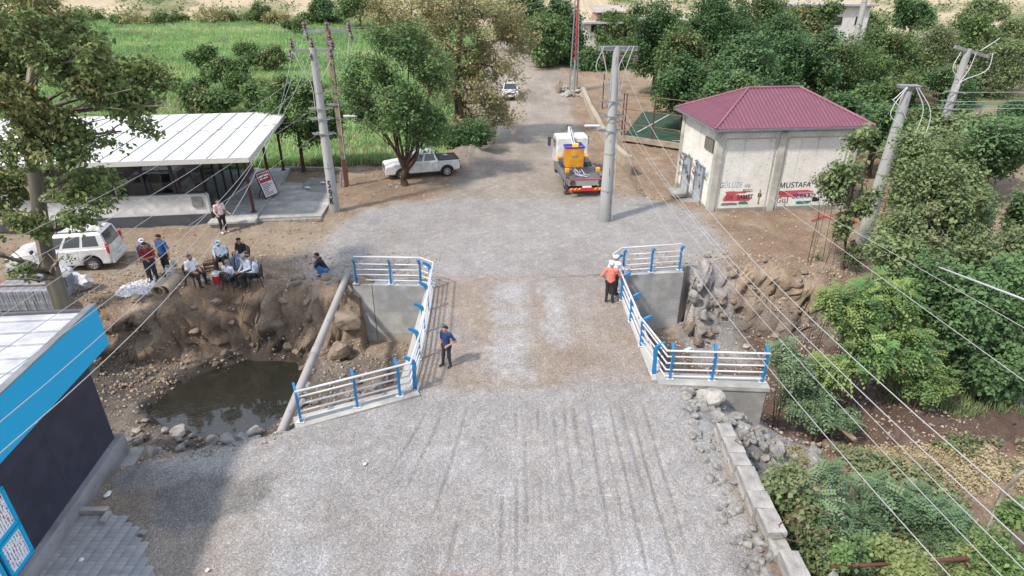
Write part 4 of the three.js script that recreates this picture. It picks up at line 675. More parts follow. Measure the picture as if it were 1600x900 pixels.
  obj('boom', [bar(V(.3, 1.6, -.1), V(2.6, 2.55, -.02), .2, .26), bar(V(2.6, 2.6, -.0), V(-1.0, 1.9, -.3), .16, .2)], M.white, t); obj('boom_groove', bar(V(2.55, 2.70, -.0), V(-.95, 2.01, -.3), .05, .02), M.dark, t); obj('boom_joint', new THREE.CylinderGeometry(.16, .16, .3, 14).rotateX(Math.PI / 2).translate(2.62, 2.58, 0), M.dark, t);
  const bk = obj('basket', [box(-1.55, 1.85, -.44, .06, 1.06, 1.0, .015), box(-.93, 1.85, -.44, .06, 1.06, 1.0, .015), box(-1.24, 1.85, -.92, .6, 1.06, .05, .015), box(-1.24, 1.85, .04, .6, 1.06, .05, .015), box(-1.24, 1.36, -.44, .6, .06, .95)], M.orange, t);
  obj('basket_lip', [box(-1.56, 2.4, -.44, .09, .09, 1.1, .02), box(-.92, 2.4, -.44, .09, .09, 1.1, .02), box(-1.24, 2.4, -.95, .7, .09, .09, .02), box(-1.24, 2.4, .07, .7, .09, .09, .02)], std([.02, .03, .45], .5), bk); obj('control_box', box(-1.5, 2.5, -.42, .2, .24, .34, .04), M.yellow, bk); obj('basket_label', box(-1.584, 1.92, -.44, .008, .12, .34), M.steel, bk);
  obj('hydraulic_hoses', [[-.2, .2], [-.35, -.1], [.1, .35], [-.5, .05]].map(([a, b], i) => tube([V(-1.0, 1.4, a - .3), V(-1.5 - .1 * i, 1.05, b - .3), V(-1.9, .98, a), V(-2.2 + .15 * i, .92, b)], .035, 6)), std([.3, .31, .33], .5), t);
  for (const [x, z] of [[2.1, .78], [2.1, -.78], [-1.3, .72], [-1.3, -.72]]) wheel(t, x, .4, z, .4, z > .75 || z < -.75 ? .24 : .42, M.steel, 8);
  t.rotation.y = Math.PI / 2 + .1; t.scale.setScalar(1.06); return t;
}
pickup(); van(); hatch(); bucketTruck();
// ------------------------------------------------------------------ people: one continuous skin per figure, from tapered capsules blended on a grid
function surfaceNet(min, max, cell, f) { // naive surface nets; f(x,y,z) < 0 inside
  const nx = Math.ceil((max.x - min.x) / cell) + 1, ny = Math.ceil((max.y - min.y) / cell) + 1, nz = Math.ceil((max.z - min.z) / cell) + 1, F = new Float32Array(nx * ny * nz);
  for (let k = 0, o = 0; k < nz; k++) for (let j = 0; j < ny; j++) for (let i = 0; i < nx; i++, o++) F[o] = f(min.x + i * cell, min.y + j * cell, min.z + k * cell);
  const id = new Int32Array(nx * ny * nz).fill(-1), pos = [], idx = [], st = [1, nx, nx * ny], corner = []; for (let c = 0; c < 8; c++) corner.push((c & 1) + (c >> 1 & 1) * nx + (c >> 2 & 1) * nx * ny);
  const E = []; for (let a = 0; a < 8; a++) for (let b = 0; b < 3; b++) if (!(a >> b & 1)) E.push([a, a | 1 << b]);
  for (let k = 0; k < nz - 1; k++) for (let j = 0; j < ny - 1; j++) for (let i = 0; i < nx - 1; i++) {
    const o = i + j * nx + k * nx * ny; let m = 0; for (let c = 0; c < 8; c++) if (F[o + corner[c]] < 0) m |= 1 << c; if (m === 0 || m === 255) continue;
    let x = 0, y = 0, z = 0, n = 0; for (const [a, b] of E) { const A = F[o + corner[a]], B = F[o + corner[b]]; if (A < 0 === B < 0) continue; const t = A / (A - B); x += (a & 1) + t * ((b & 1) - (a & 1)); y += (a >> 1 & 1) + t * ((b >> 1 & 1) - (a >> 1 & 1)); z += (a >> 2 & 1) + t * ((b >> 2 & 1) - (a >> 2 & 1)); n++; }
    id[o] = pos.length / 3; pos.push(min.x + (i + x / n) * cell, min.y + (j + y / n) * cell, min.z + (k + z / n) * cell);
  }
  for (let k = 1; k < nz - 1; k++) for (let j = 1; j < ny - 1; j++) for (let i = 1; i < nx - 1; i++) { const o = i + j * nx + k * nx * ny; for (let d = 0; d < 3; d++) { const A = F[o] < 0, B = F[o + st[d]] < 0; if (A === B) continue; const u = st[(d + 1) % 3], v = st[(d + 2) % 3], q = [id[o - u - v], id[o - v], id[o], id[o - u]]; A ? idx.push(q[0], q[1], q[2], q[0], q[2], q[3]) : idx.push(q[0], q[2], q[1], q[0], q[3], q[2]); } }
  const g = new THREE.BufferGeometry(); g.setAttribute('position', new THREE.Float32BufferAttribute(pos, 3)); g.setIndex(idx); g.computeVertexNormals(); return g;
}
const smin = (a, b, k) => { const h = Math.max(k - Math.abs(a - b), 0) / k; return Math.min(a, b) - h * h * k * .25; };
function capD(x, y, z, c) { const bx = c.b.x - c.a.x, by = c.b.y - c.a.y, bz = c.b.z - c.a.z, px = x - c.a.x, py = y - c.a.y, pz = z - c.a.z, t = clamp((px * bx + py * by + pz * bz) / (c.l2 || 1)), dx = px - bx * t, dy = py - by * t, dz = (pz - bz * t) / (c.sz || 1); return Math.sqrt(dx * dx + dy * dy + dz * dz) - (c.ra + (c.rb - c.ra) * t); }
const cap = (a, b, ra, rb, tg, sz) => ({ a, b, ra, rb, tg, sz, l2: a.distanceToSquared(b) });
function field(caps, k, cell, min, max, colors, pad = 0) {
  const g = surfaceNet(min, max, cell, (x, y, z) => { let d = 9; for (const c of caps) d = smin(d, capD(x, y, z, c), k); return d; });
  const p = g.attributes.position, col = new Float32Array(p.count * 3);
  for (let i = 0; i < p.count; i++) { let best = 9, tg; for (const c of caps) { const d = capD(p.getX(i), p.getY(i), p.getZ(i), c); if (d < best) { best = d; tg = c.tg; } } let cc = colors[tg]; if (typeof cc === 'function') cc = cc(p.getX(i), p.getY(i), p.getZ(i)); col.set(cc, 3 * i); }
  g.setAttribute('color', new THREE.BufferAttribute(col, 3)); return g;
}
const POSES = {
  stand: { pel: [0, .93, 0], che: [0, 1.27, .0], nec: [0, 1.46, -.01], hea: [0, 1.60, .02], hip: [.09, .90, 0], kne: [.11, .50, .02], ank: [.12, .10, -.02], toe: [.14, .05, .14], sho: [.185, 1.41, -.01], elb: [.25, 1.13, -.03], wri: [.25, .88, .04] },
  sit: { pel: [0, .53, -.02], che: [0, .86, -.06], nec: [0, 1.06, -.05], hea: [0, 1.20, .0], hip: [.09, .53, .0], kne: [.15, .53, .42], ank: [.15, .10, .42], toe: [.17, .05, .58], sho: [.185, 1.0, -.06], elb: [.26, .74, -.02], wri: [.14, .64, .25] },
  squat: { pel: [0, .24, -.14], che: [0, .54, .0], nec: [0, .73, .09], hea: [0, .87, .15], hip: [.09, .25, -.1], kne: [.17, .50, .24], ank: [.16, .10, .04], toe: [.17, .05, .2], sho: [.18, .67, .05], elb: [.22, .46, .22], wri: [.08, .52, .40] },
};
function person(label, pos, turn, pose, o = {}) {
  const t = thing('person', label, 'person', pos, turn, 'people around the bridge'), P = POSES[pose], s = o.size || 1, q = (n, sx = 1) => { const v = (o.set && o.set[n + (sx > 0 ? 'L' : 'R')]) || P[n]; return V(v[0] * (o.set && o.set[n + (sx > 0 ? 'L' : 'R')] ? 1 : sx), v[1], v[2]); };
  const skin = o.skin || [.36, .21, .14], shirt = o.shirt, pants = o.pants || [.02, .02, .025], shoe = o.shoe || [.03, .03, .03], caps = [], long = o.long, belly = o.belly || 0;
  caps.push(cap(q('pel'), q('che'), .145 + belly * .5, .15 + belly * .3, 'shirt', .78), cap(q('che'), q('nec'), .135, .07, 'shirt', .8), cap(q('sho', 1), q('sho', -1), .075, .075, 'shirt'), cap(q('nec').add(V(0, -.02, 0)), q('hea'), .055, .055, 'skin'), cap(q('hip', 1), q('hip', -1), .125, .125, 'pants'));
  for (const sx of [1, -1]) {
    const mid = q('sho', sx).lerp(q('elb', sx), .8);
    caps.push(cap(q('hip', sx), q('kne', sx), .095, .068, 'pants'), cap(q('kne', sx), q('ank', sx), .066, .05, 'pants'), cap(q('ank', sx).add(V(0, -.03, -.02)), q('toe', sx), .048, .04, 'shoe'));
    caps.push(cap(q('sho', sx), mid, .064, .056, 'shirt'), cap(mid, q('elb', sx), .05, .043, long ? 'shirt' : 'skin'), cap(q('elb', sx), q('wri', sx), .044, .03, long ? 'shirt' : 'skin'));
  }
  const min = V(9, 9, 9), max = V(-9, -9, -9); for (const c of caps) for (const [p, r] of [[c.a, c.ra], [c.b, c.rb]]) { min.min(p.clone().subScalar(r + .05)); max.max(p.clone().addScalar(r + .05)); }
  const plaid = o.plaid, colors = { skin, shirt: plaid ? (x, y, z) => (Math.floor((x + 5) * 14) + Math.floor(y * 14)) % 2 ? shirt : plaid : shirt, pants, shoe };
  const body = field(caps, .05, .024, min, max, colors);
  // head with nose, chin and ears on a finer grid
  const h = q('hea'), yaw = o.look || 0, nod = o.nod || 0, hm = new THREE.Matrix4().makeRotationFromEuler(new THREE.Euler(nod, yaw, 0, 'YXZ')).setPosition(h), hc = [cap(V(0, .035, -.015), V(0, .02, .0), .094, .09, 'skin'), cap(V(0, -.03, .025), V(0, -.075, .05), .066, .042, 'skin'), cap(V(0, .012, .09), V(0, -.022, .108), .012, .017, 'skin'), cap(V(0, -.05, -.03), V(0, -.14, -.03), .055, .055, 'skin')];
  for (const sx of [1, -1]) hc.push(cap(V(sx * .088, .012, -.01), V(sx * .092, -.02, -.015), .016, .012, 'skin'), cap(V(sx * .034, .028, .084), V(sx * .03, .028, .086), .011, .011, 'eye')); hc.push(cap(V(-.022, -.052, .085), V(.022, -.052, .085), .007, .007, 'lip'));
  const head = field(hc, .02, .0095, V(-.13, -.2, -.14), V(.13, .16, .16), { skin, eye: [.05, .03, .025], lip: [.3, .12, .09] }).applyMatrix4(hm);
  // hands: palm and five bent fingers
  const hands = []; for (const sx of [1, -1]) {
    const w = q('wri', sx), e = q('elb', sx), d = w.clone().sub(e).normalize(), side = V().crossVectors(d, V(0, 0, 1)).normalize(); if (side.length() < .1) side.set(1, 0, 0); const n = V().crossVectors(side, d).normalize();
    const at = (a, b, c) => w.clone().addScaledVector(d, a).addScaledVector(side, b).addScaledVector(n, c), hcaps = [cap(at(.0, 0, 0), at(.085, 0, 0), .030, .038, 'skin', 1)];
    [-.033, -.011, .011, .033].forEach((b, i) => { const L = [.062, .075, .07, .055][i]; hcaps.push(cap(at(.09, b, 0), at(.09 + L * .55, b * 1.1, .01), .0105, .0095, 'skin'), cap(at(.09 + L * .55, b * 1.1, .01), at(.09 + L, b * 1.1, .035), .0095, .008, 'skin')); });
    hcaps.push(cap(at(.02, sx * .03, .01), at(.06, sx * .06, .03), .013, .011, 'skin'), cap(at(.06, sx * .06, .03), at(.085, sx * .062, .05), .011, .009, 'skin'));
    const a = V(9, 9, 9), b = V(-9, -9, -9); hcaps.forEach(c => [c.a, c.b].forEach(p => { a.min(p.clone().subScalar(.06)); b.max(p.clone().addScalar(.06)); })); hands.push(field(hcaps, .008, .007, a, b, { skin }));
  }
  obj('body', [body, head, ...hands], PM, t);
  const hair = (geo, m, n) => { const g = geo.applyMatrix4(hm); obj(n, g, m, t); };
  if (o.cap) { const g = [new THREE.SphereGeometry(.108, 18, 8, 0, 7, 0, 1.45).scale(1, .92, 1.12).translate(0, .045, -.01)]; const br = new THREE.CylinderGeometry(.085, .09, .012, 16, 1, false, -1.2, 2.4).scale(1, 1, 1.3).translate(0, .055, .075); g.push(br); hair(merge(g), std(o.cap, .85), 'cap'); if (o.capFront) hair(new THREE.SphereGeometry(.1105, 12, 6, .9, 1.35, .5, .85).rotateY(0).scale(1, .92, 1.12).translate(0, .047, -.008), std(o.capFront, .8), 'cap_panel'); }
  hair(new THREE.SphereGeometry(.101, 18, 10, 0, 7, 0, o.cap ? 1.75 : 1.5).scale(1, o.cap ? .9 : 1.02, 1.1).rotateX(-.45).translate(0, .035, -.018), std(o.hair || [.012, .01, .01], .9), 'hair');
  t.scale.setScalar(s); return t;
}
const PM = new THREE.MeshStandardMaterial({ vertexColors: true, roughness: .85 });
const gp = (u, v, dy = 0) => { // walk along the ray until it meets the terrain
  const d = ray(u, v); let a = 8, b = 8; while (b < 400) { b = a * 1.02 + .1; const p = d.clone().multiplyScalar(b).add(V(0, CAM_H, 0)); if (p.y < height(p.x, p.z)) break; a = b; }
  for (let i = 0; i < 12; i++) { const m = (a + b) / 2, p = d.clone().multiplyScalar(m).add(V(0, CAM_H, 0)); p.y < height(p.x, p.z) ? b = m : a = m; }
  const p = d.clone().multiplyScalar((a + b) / 2).add(V(0, CAM_H, 0)); p.y = height(p.x, p.z) + dy; return p; };
const faceTo = (p, x, z) => Math.atan2(x - p.x, z - p.z);
{
  const deckP = (x, z) => V(x, .012, z); let p;
  person('boy in navy shirt standing with hand on hip on the bridge', deckP(-2.1, -16.72), .35 - .9, 'stand', { size: .87, shirt: [.012, .03, .11], set: { elbL: [.36, 1.16, -.08], wriL: [.17, 1.0, .1], kneR: [-.12, .5, .06], ankR: [-.16, .1, .06], toeR: [-.2, .05, .22] }, look: -.2 });
  person('man in pink shirt and grey cap leaning on the railing', deckP(3.78, -21.12), Math.PI - .25, 'stand', { size: .99, shirt: [.62, .17, .13], belly: .04, hair: [.3, .3, .3], cap: [.42, .42, .44], set: { elbR: [-.36, 1.12, .12], wriR: [-.52, 1.14, .3], elbL: [.36, 1.14, -.06], wriL: [.16, 1.0, .08] } });
  person('man in white shirt and white cap at the railing beside the pink shirted man', deckP(4.02, -21.75), Math.PI - .6, 'stand', { size: .99, shirt: [.62, .70, .74], long: true, cap: [.7, .7, .68], hair: [.3, .3, .3], set: { elbR: [-.32, 1.14, .14], wriR: [-.4, 1.1, .32] } });
  p = gp(351, 364); person('man in pale pink shirt standing at the terrace steps', p, .9, 'stand', { shirt: [.62, .46, .44], pants: [.02, .02, .025], shoe: [.6, .6, .6], size: 1.02, set: { wriL: [.28, 1.02, .26], wriR: [-.28, 1.02, .26] } });
  p = gp(505, 430); person('bearded man in black shirt and jeans squatting on the gravel edge', p, -1.35, 'squat', { shirt: [.012, .012, .014], pants: [.05, .14, .32], size: 1.05, shoe: [.05, .04, .04], set: { wriL: [.08, .66, .34], elbL: [.2, .46, .26] } });
  // three men talking by the concrete pipes
  const c = gp(243, 436);
  person('man in red shirt with folded arms between two men near the pipes', V(c.x + .12, height(c.x, c.z), c.z + .25), .2, 'stand', { shirt: [.22, .02, .03], pants: [.03, .035, .05], shoe: [.1, .1, .12], size: 1.02, nod: .25, set: { elbL: [.27, 1.14, .08], wriL: [-.02, 1.12, .24], elbR: [-.27, 1.14, .08], wriR: [.02, 1.06, .26] } });
  person('man in blue shirt holding a white carrier bag near the pipes', V(c.x + .42, height(c.x + .4, c.z - .4), c.z - .3), -.35, 'stand', { shirt: [.02, .08, .23], size: 1.06, belly: .03, nod: .2, look: -.4, set: { elbL: [.34, 1.16, .02], wriL: [.46, .92, .14] } });
  person('man in white and navy cap and checked shirt near the pipes', V(c.x - .35, height(c.x - .3, c.z - .4), c.z - .35), .5, 'stand', { shirt: [.22, .26, .34], plaid: [.05, .06, .1], cap: [.7, .72, .74], capFront: [.05, .2, .45], size: 1.02, shoe: [.05, .05, .05] });
  tag(obj('carrier_bag', rock(31, .13, .2, .08, 2, .5), std([.6, .62, .65], .6, { map: grainMap })), 'white plastic carrier bag hanging from the hand of the blue shirted man', 'bag').position.set(c.x + .9, .66 + height(c.x, c.z), c.z - .1);
  // the sitting circle
  const chairM = std([.022, .022, .024], .45);
  const seat0 = (label, p, a) => {
    const t = thing('plastic_chair', label, 'chair', p, a, 'black plastic chairs on the bank');
    obj('seat', box(0, .43, 0, .46, .035, .44, .015), chairM, t); const bk = [];
    for (let i = 0; i < 6; i++) obj('back_slat', box(-.2 + i * .08, .66, -.235 - .02 * Math.cos((i - 2.5) * .6), .05, .4, .02, .006).rotateX(-.06), chairM, t);
    obj('back_frame', tube([V(-.25, .44, -.2), V(-.25, .8, -.26), V(-.15, .88, -.28), V(.15, .88, -.28), V(.25, .8, -.26), V(.25, .44, -.2)], .022, 6), chairM, t);
    for (const s of [-1, 1]) { obj('armrest', tube([V(s * .26, .66, -.22), V(s * .29, .67, 0), V(s * .28, .65, .2), V(s * .25, .45, .23)], .022, 6), chairM, t); obj('leg', cyl(V(s * .22, .43, .2), V(s * .26, 0, .25), .025, .018), chairM, t); obj('leg', cyl(V(s * .22, .43, -.2), V(s * .27, 0, -.28), .025, .018), chairM, t); }
    return t;
  };
  const cc = gp(375, 428), sitters = [
    ['man in white shirt with grey hair sitting with his back turned beside the pipes', 307, 444, 1.15, { shirt: [.66, .68, .74], hair: [.06, .06, .065], look: .3 }, 'plastic chair of the grey haired man sitting apart beside the pipes'],
    ['man in white and blue cap sitting cross armed behind the red cooler', 350, 420, .25, { shirt: [.55, .64, .76], long: true, cap: [.68, .7, .72], capFront: [.02, .28, .5], belly: .04, nod: .2, set: { wriL: [.05, .74, .22], wriR: [-.2, .66, .2] } }, 'plastic chair under the man with the white and blue cap'],
    ['man in black shirt and blue jeans sitting in the circle', 381, 416, -.35, { shirt: [.014, .014, .016], pants: [.12, .24, .42], nod: .3 }, 'plastic chair under the man in the black shirt'],
    ['man in grey cap and white shirt leaning forward in the sitting circle', 389, 443, -.55, { shirt: [.58, .62, .70], long: true, cap: [.26, .28, .32], nod: .45, set: { wriL: [.05, .66, .34], wriR: [-.03, .66, .35] } }, 'plastic chair under the man with the grey cap'],
    ['man in white shirt seen from behind beside the red cooler', 364, 452, 2.9, { shirt: [.66, .70, .78], hair: [.2, .2, .2], nod: .45 }, 'plastic chair with its back to the river beside the red cooler'],
    ['bald man in light blue shirt bending over at the end of the circle', 402, 446, -1.35, { shirt: [.50, .58, .68], long: true, hair: [.25, .19, .15], nod: .4, set: { wriL: [.08, .66, .36], wriR: [-.04, .62, .36] } }, 'plastic chair of the bald man at the end of the circle'],
  ];
  for (const [label, u, v, a, o, cl] of sitters) { const p = gp(u, v); seat0(cl, p, a); person(label, p.clone().add(V(0, .0, 0)), a, 'sit', o); }
  // things around them
  const ck = thing('cooler_jug', 'red cooler jug with white lid standing among the chairs', 'cooler', gp(341, 441));
  obj('body', new THREE.CylinderGeometry(.2, .17, .34, 20).translate(0, .17, 0), M.red, ck); obj('lid', [new THREE.CylinderGeometry(.185, .205, .1, 20).translate(0, .39, 0), new THREE.CylinderGeometry(.06, .08, .06, 12).translate(0, .47, 0)], M.whitePaint, ck); obj('handle', tube([V(-.2, .33, 0), V(-.16, .5, .02), V(.16, .5, .02), V(.2, .33, 0)], .012), M.whitePaint, ck); obj('tap', box(.0, .07, .19, .05, .05, .07, .01), M.dark, ck);
  const cn = thing('jerry_can', 'white jerry can with black lettering standing behind the concrete pipes', 'can', gp(268, 434), .3);
  const lt = canvasTex(128, 192, (x) => { x.fillStyle = '#d8d8d6'; x.fillRect(0, 0, 128, 192); x.fillStyle = '#1b1b22'; x.font = 'bold 44px sans-serif'; x.fillText('OSR', 14, 84); x.fillText('OST', 14, 142); });
  obj('body', box(0, .24, 0, .32, .48, .24, .04), M.whitePaint, cn); obj('print', new THREE.PlaneGeometry(.26, .38).translate(0, .23, .124), std(0xffffff, .6, { map: lt }), cn); obj('neck', new THREE.CylinderGeometry(.05, .06, .06, 12).translate(.08, .5, 0), M.whitePaint, cn); obj('handle', tube([V(-.12, .47, 0), V(-.1, .56, 0), V(.02, .56, 0), V(.04, .47, 0)], .016), M.whitePaint, cn);
  const cr = thing('wooden_crate', 'small wooden stool crate on the dirt behind the sitting men', 'crate', gp(329, 423), .4);
  for (const y of [.06, .22, .4]) for (const z of [-.16, .16]) obj('slat', box(0, y, z, .42, .07, .02), M.wood, cr); for (const x of [-.18, -.06, .06, .18]) obj('slat', box(x, .45, 0, .09, .02, .36), M.wood, cr); for (const x of [-.2, .2]) for (const z of [-.14, .14]) obj('corner_post', box(x, .22, z, .04, .44, .04), M.wood, cr);
  // concrete pipes
  const pipeG = (() => { const p = [[.2, -.62], [.25, -.62], [.27, -.55], [.25, -.45], [.25, .5], [.27, .62], [.21, .62], [.2, .5], [.2, -.62]].map(v => new THREE.Vector2(...v)); return new THREE.LatheGeometry(p, 24).rotateX(Math.PI / 2); })();
  [[247, 462, .12, 'short concrete drain pipe lying nearest the white rubble', .6], [263, 458, -.1, 'longer concrete drain pipe lying beside the jerry can', .78]].forEach(([u, v, a, label, s]) => { const p = gp(u, v), m = tag(obj('drain_pipe', pipeG.clone().scale(.95, .95, s), std([.45, .38, .29], .92, { map: concMap })), label, 'pipe', 'concrete drain pipes on the bank'); m.position.copy(p).add(V(0, .22, -.35)); m.rotation.y = a; m.rotation.x = .1; });
}
// ------------------------------------------------------------------ stacked blocks, sacks, rubble on the left bank
{
  const p = gp(62, 470), t = thing('block_stack', 'pallet stack of thin grey kerb blocks beside the leaning plane tree', 'blocks', p, .06); let n = 0;
  for (let k = 0; k < 2; k++) for (let j = 0; j < 3; j++) for (let i = 0; i < 20; i++) { const b = new THREE.Mesh(BLK, M.blkV[(i * 7 + j * 3 + k) % 3]); b.name = 'block'; b.position.set(-1.05 + i * .107 + .006 * hash2(i, j), .21 + k * .41, -.55 + j * .55 + .03 * (hash2(i + 9, j + k) - .5)); b.rotation.y = .03 * (hash2(i, k + 3) - .5); b.castShadow = b.receiveShadow = true; t.add(b); n++; }
  obj('lath', box(0, .845, -.3, 2.3, .03, .1), M.wood, t); obj('lath', box(.1, .845, .35, 2.2, .03, .1), M.wood, t);
  const sackM = std([.62, .63, .66], .6, { map: grainMap, bumpMap: grainBump, bumpScale: .03 });
  const sk = (label, u, v, s, seed) => { const m = tag(obj('woven_sack', rock(seed, ...s, 3, .6), sackM), label, 'sack', 'white sacks by the plane tree'); m.position.copy(gp(u, v)).add(V(0, s[1] * .75, 0)); m.rotation.y = seed; };
  sk('large crumpled white woven sack lying beside the plane tree trunk', 122, 452, [.75, .42, .5], 3); sk('smaller white woven sack slumped behind the large one', 105, 436, [.5, .36, .4], 8); sk('white sheet crumpled on top of the block stack', 55, 440, [.8, .12, .4], 12);
  const bs = tag(obj('plastic_sack', rock(17, .25, .22, .2, 3, .4), std([.25, .38, .6], .5)), 'pale blue plastic sack at the foot of the block stack', 'sack'); bs.position.copy(gp(22, 478)).add(V(0, .15, 0));
}
// ------------------------------------------------------------------ foliage
function leafClump(n, R0, L, W, seed, droop = .3, compound = false) {
  const r = rng(seed), pos = [];
  const leaf = (o, d, up, L1, W1) => { const s = V().crossVectors(d, up).normalize().multiplyScalar(W1), a = o, m1 = o.clone().addScaledVector(d, L1 * .45).add(s).addScaledVector(up, .06 * L1), m2 = o.clone().addScaledVector(d, L1 * .45).sub(s).addScaledVector(up, .06 * L1), b = o.clone().addScaledVector(d, L1).addScaledVector(up, -.12 * L1), c = o.clone().addScaledVector(d, L1 * .5); pos.push(...a.toArray(), ...m1.toArray(), ...c.toArray(), ...m1.toArray(), ...b.toArray(), ...c.toArray(), ...a.toArray(), ...c.toArray(), ...m2.toArray(), ...c.toArray(), ...b.toArray(), ...m2.toArray()); };
  for (let i = 0; i < n; i++) {
    const d = V(rr(-1, 1, r), rr(-.6, .8, r) - droop, rr(-1, 1, r)).normalize(), o = V(rr(-1, 1, r), rr(-.8, .8, r), rr(-1, 1, r)).multiplyScalar(R0 * .75), up = V(rr(-.5, .5, r), 1, rr(-.5, .5, r)).normalize();
    if (!compound) leaf(o, d, up, L * rr(.7, 1.2, r), W * rr(.7, 1.1, r));
    else { const side = V().crossVectors(d, up).normalize(); for (let k = 0; k < 5; k++) { const q = o.clone().addScaledVector(d, L * k * .45).addScaledVector(up, -.05 * k * k * L); for (const s of [-1, 1]) leaf(q, side.clone().multiplyScalar(s).addScaledVector(d, .7).normalize(), up, L * .62, W); } }
  }
  const g = new THREE.BufferGeometry(); g.setAttribute('position', new THREE.Float32BufferAttribute(pos, 3)); g.computeVertexNormals(); return g;
}
const LEAF = {
  plane: [1, 2, 3].map(s => leafClump(9, .32, .22, .085, s)), broad: [4, 5, 6].map(s => leafClump(11, .36, .17, .06, s)), fine: [7, 8, 9].map(s => leafClump(13, .36, .13, .042, s)), comp: [10, 11].map(s => leafClump(3, .22, .17, .035, s, .35, true)), ivy: [12, 13].map(s => leafClump(12, .30, .13, .06, s, .5)), far: [14, 15].map(s => leafClump(10, .55, .34, .13, s)),
};
const leafMat = new THREE.MeshPhysicalMaterial({ color: 0xffffff, roughness: .9, transmission: .3, thickness: 0, side: THREE.DoubleSide, ior: 1.3 });
leafMat.specularIntensity = .4;
const PAL = {
  plane: [[.16, .235, .085], [.22, .28, .105], [.125, .19, .07], [.28, .27, .11]], mid: [[.13, .22, .085], [.17, .27, .105], [.10, .17, .065], [.21, .25, .10]], brown: [[0.302, 0.285, 0.134], [0.376, 0.326, 0.176], [0.211, 0.244, 0.101], [0.451, 0.367, 0.216]],
  dark: [[0.078, 0.156, 0.059], [0.116, 0.213, 0.084], [0.062, 0.120, 0.050], [0.151, 0.228, 0.093]], walnut: [[0.107, 0.184, 0.062], [0.151, 0.228, 0.086], [0.077, 0.142, 0.051], [0.219, 0.232, 0.103]], olive: [[0.165, 0.229, 0.101], [0.224, 0.288, 0.133], [0.120, 0.172, 0.075], [0.250, 0.263, 0.147]],
  sumac: [[.12, .25, .08], [.16, .30, .10], [.10, .20, .08], [.24, .32, .11]], ivy: [[.10, .18, .08], [.14, .24, .10], [.08, .14, .06], [.18, .26, .11]], blue: [[0.139, 0.229, 0.119], [0.184, 0.287, 0.158], [0.101, 0.172, 0.088], [0.226, 0.304, 0.175]], bright: [[.14, .23, .085], [.18, .28, .10], [.11, .18, .07], [.25, .30, .12]], dry: [[.42, .36, .23], [.35, .29, .17], [.26, .255, .13], [.50, .43, .29]],
};
const dummy = new THREE.Object3D();
function leaves(parent, name, blobs, n, kind, pal, seed, scale = 1, gap = .46) {
  const r = rng(seed), P = [], vol = blobs.map(b => b[3] * b[4] + b[4] * b[5] + b[3] * b[5]), tot = vol.reduce((a, b) => a + b, 0);
  blobs.forEach((b, bi) => { let k = Math.round(n * vol[bi] / tot), guard = k * 6; while (k > 0 && guard-- > 0) {
    const d = V(rr(-1, 1, r), rr(-1, 1, r), rr(-1, 1, r)); if (d.lengthSq() > 1 || d.lengthSq() < .02) continue; d.normalize(); const q = Math.pow(r(), .45) * (.5 + 1.0 * fbm(d.x * 2.1 + bi * 9 + seed, d.y * 2.1 + d.z * 1.9, 3));
    const p = V(b[0] + d.x * b[3] * q, b[1] + d.y * b[4] * q, b[2] + d.z * b[5] * q); if (fbm(p.x * .9 + p.y * .55 + seed, p.z * .9 - p.y * .7, 3) < gap - .0) continue; if (p.y < height(p.x, p.z) + .05) continue; P.push(p); k--; } });
  const kinds = LEAF[kind], per = kinds.map(() => []); P.forEach((p, i) => per[i % kinds.length].push(p)); const c = new THREE.Color(), pc = PAL[pal];
  per.forEach((list, ki) => { if (!list.length) return; const m = new THREE.InstancedMesh(kinds[ki], leafMat, list.length); list.forEach((p, i) => { dummy.position.copy(p); dummy.rotation.set(rr(-.5, .5, r), rr(0, 6.28, r), rr(-.5, .5, r)); dummy.scale.setScalar(scale * rr(.5, 1.35, r)); dummy.updateMatrix(); m.setMatrixAt(i, dummy.matrix); const t = clamp(fbm(p.x * .7 + seed, p.z * .7 + p.y * .5, 2) * 1.6 - .3 + rr(-.25, .25, r)) * 2.99, A = pc[t | 0], B = pc[(t | 0) + 1], q = rr(.82, 1.18, r); const cc = mixC(A, B, t % 1); c.setRGB(cc[0] * q, cc[1] * q, cc[2] * q); m.setColorAt(i, c); }); m.name = name; m.userData.kind = 'stuff'; m.castShadow = m.receiveShadow = true; parent.add(m); });
}
function branches(parent, trunk, r0, r1, blobs, mat, seed, twigs = 4) { // trunk path, a limb to every blob, twigs inside it
  const r = rng(seed), gs = [limb(trunk, r0, r1, 10, trunk.length * 4)], top = new THREE.CatmullRomCurve3(trunk), fl = new THREE.CylinderGeometry(r0 * 1.0, r0 * 1.5, .5, 10).translate(trunk[0].x, trunk[0].y + .12, trunk[0].z); gs.push(fl);
  const tr = obj('trunk', gs, mat, parent), tw = [];
  for (const b of blobs) { const c = V(b[0], b[1], b[2]); let s = .35, best = 99; for (let i = 3; i <= 10; i++) { const q = top.getPointAt(i / 10), d = q.distanceTo(c) + Math.max(0, q.y - c.y + .3) * 3; if (d < best) { best = d; s = i / 10; } } const q = top.getPointAt(s), rad = Math.max(.02, mix(r0, r1, s) * .5), mid = q.clone().lerp(c, .5).add(V(rr(-.15, .15, r), rr(.05, .3, r), rr(-.15, .15, r)).multiplyScalar(b[3]));
    tw.push(limb([q, mid, c], rad, rad * .3, 6)); for (let k = 0; k < twigs; k++) { const e = V(b[0] + rr(-.9, .9, r) * b[3], b[1] + rr(-.4, .95, r) * b[4], b[2] + rr(-.9, .9, r) * b[5]); const st = q.clone().lerp(c, rr(.4, 1, r)); tw.push(limb([st, st.clone().lerp(e, .5).add(V(0, .12 * b[4], 0)), e], rad * .35, .008, 4, 5)); } }
  if (tw.length) obj('limbs', tw, mat, parent); return tr;
}
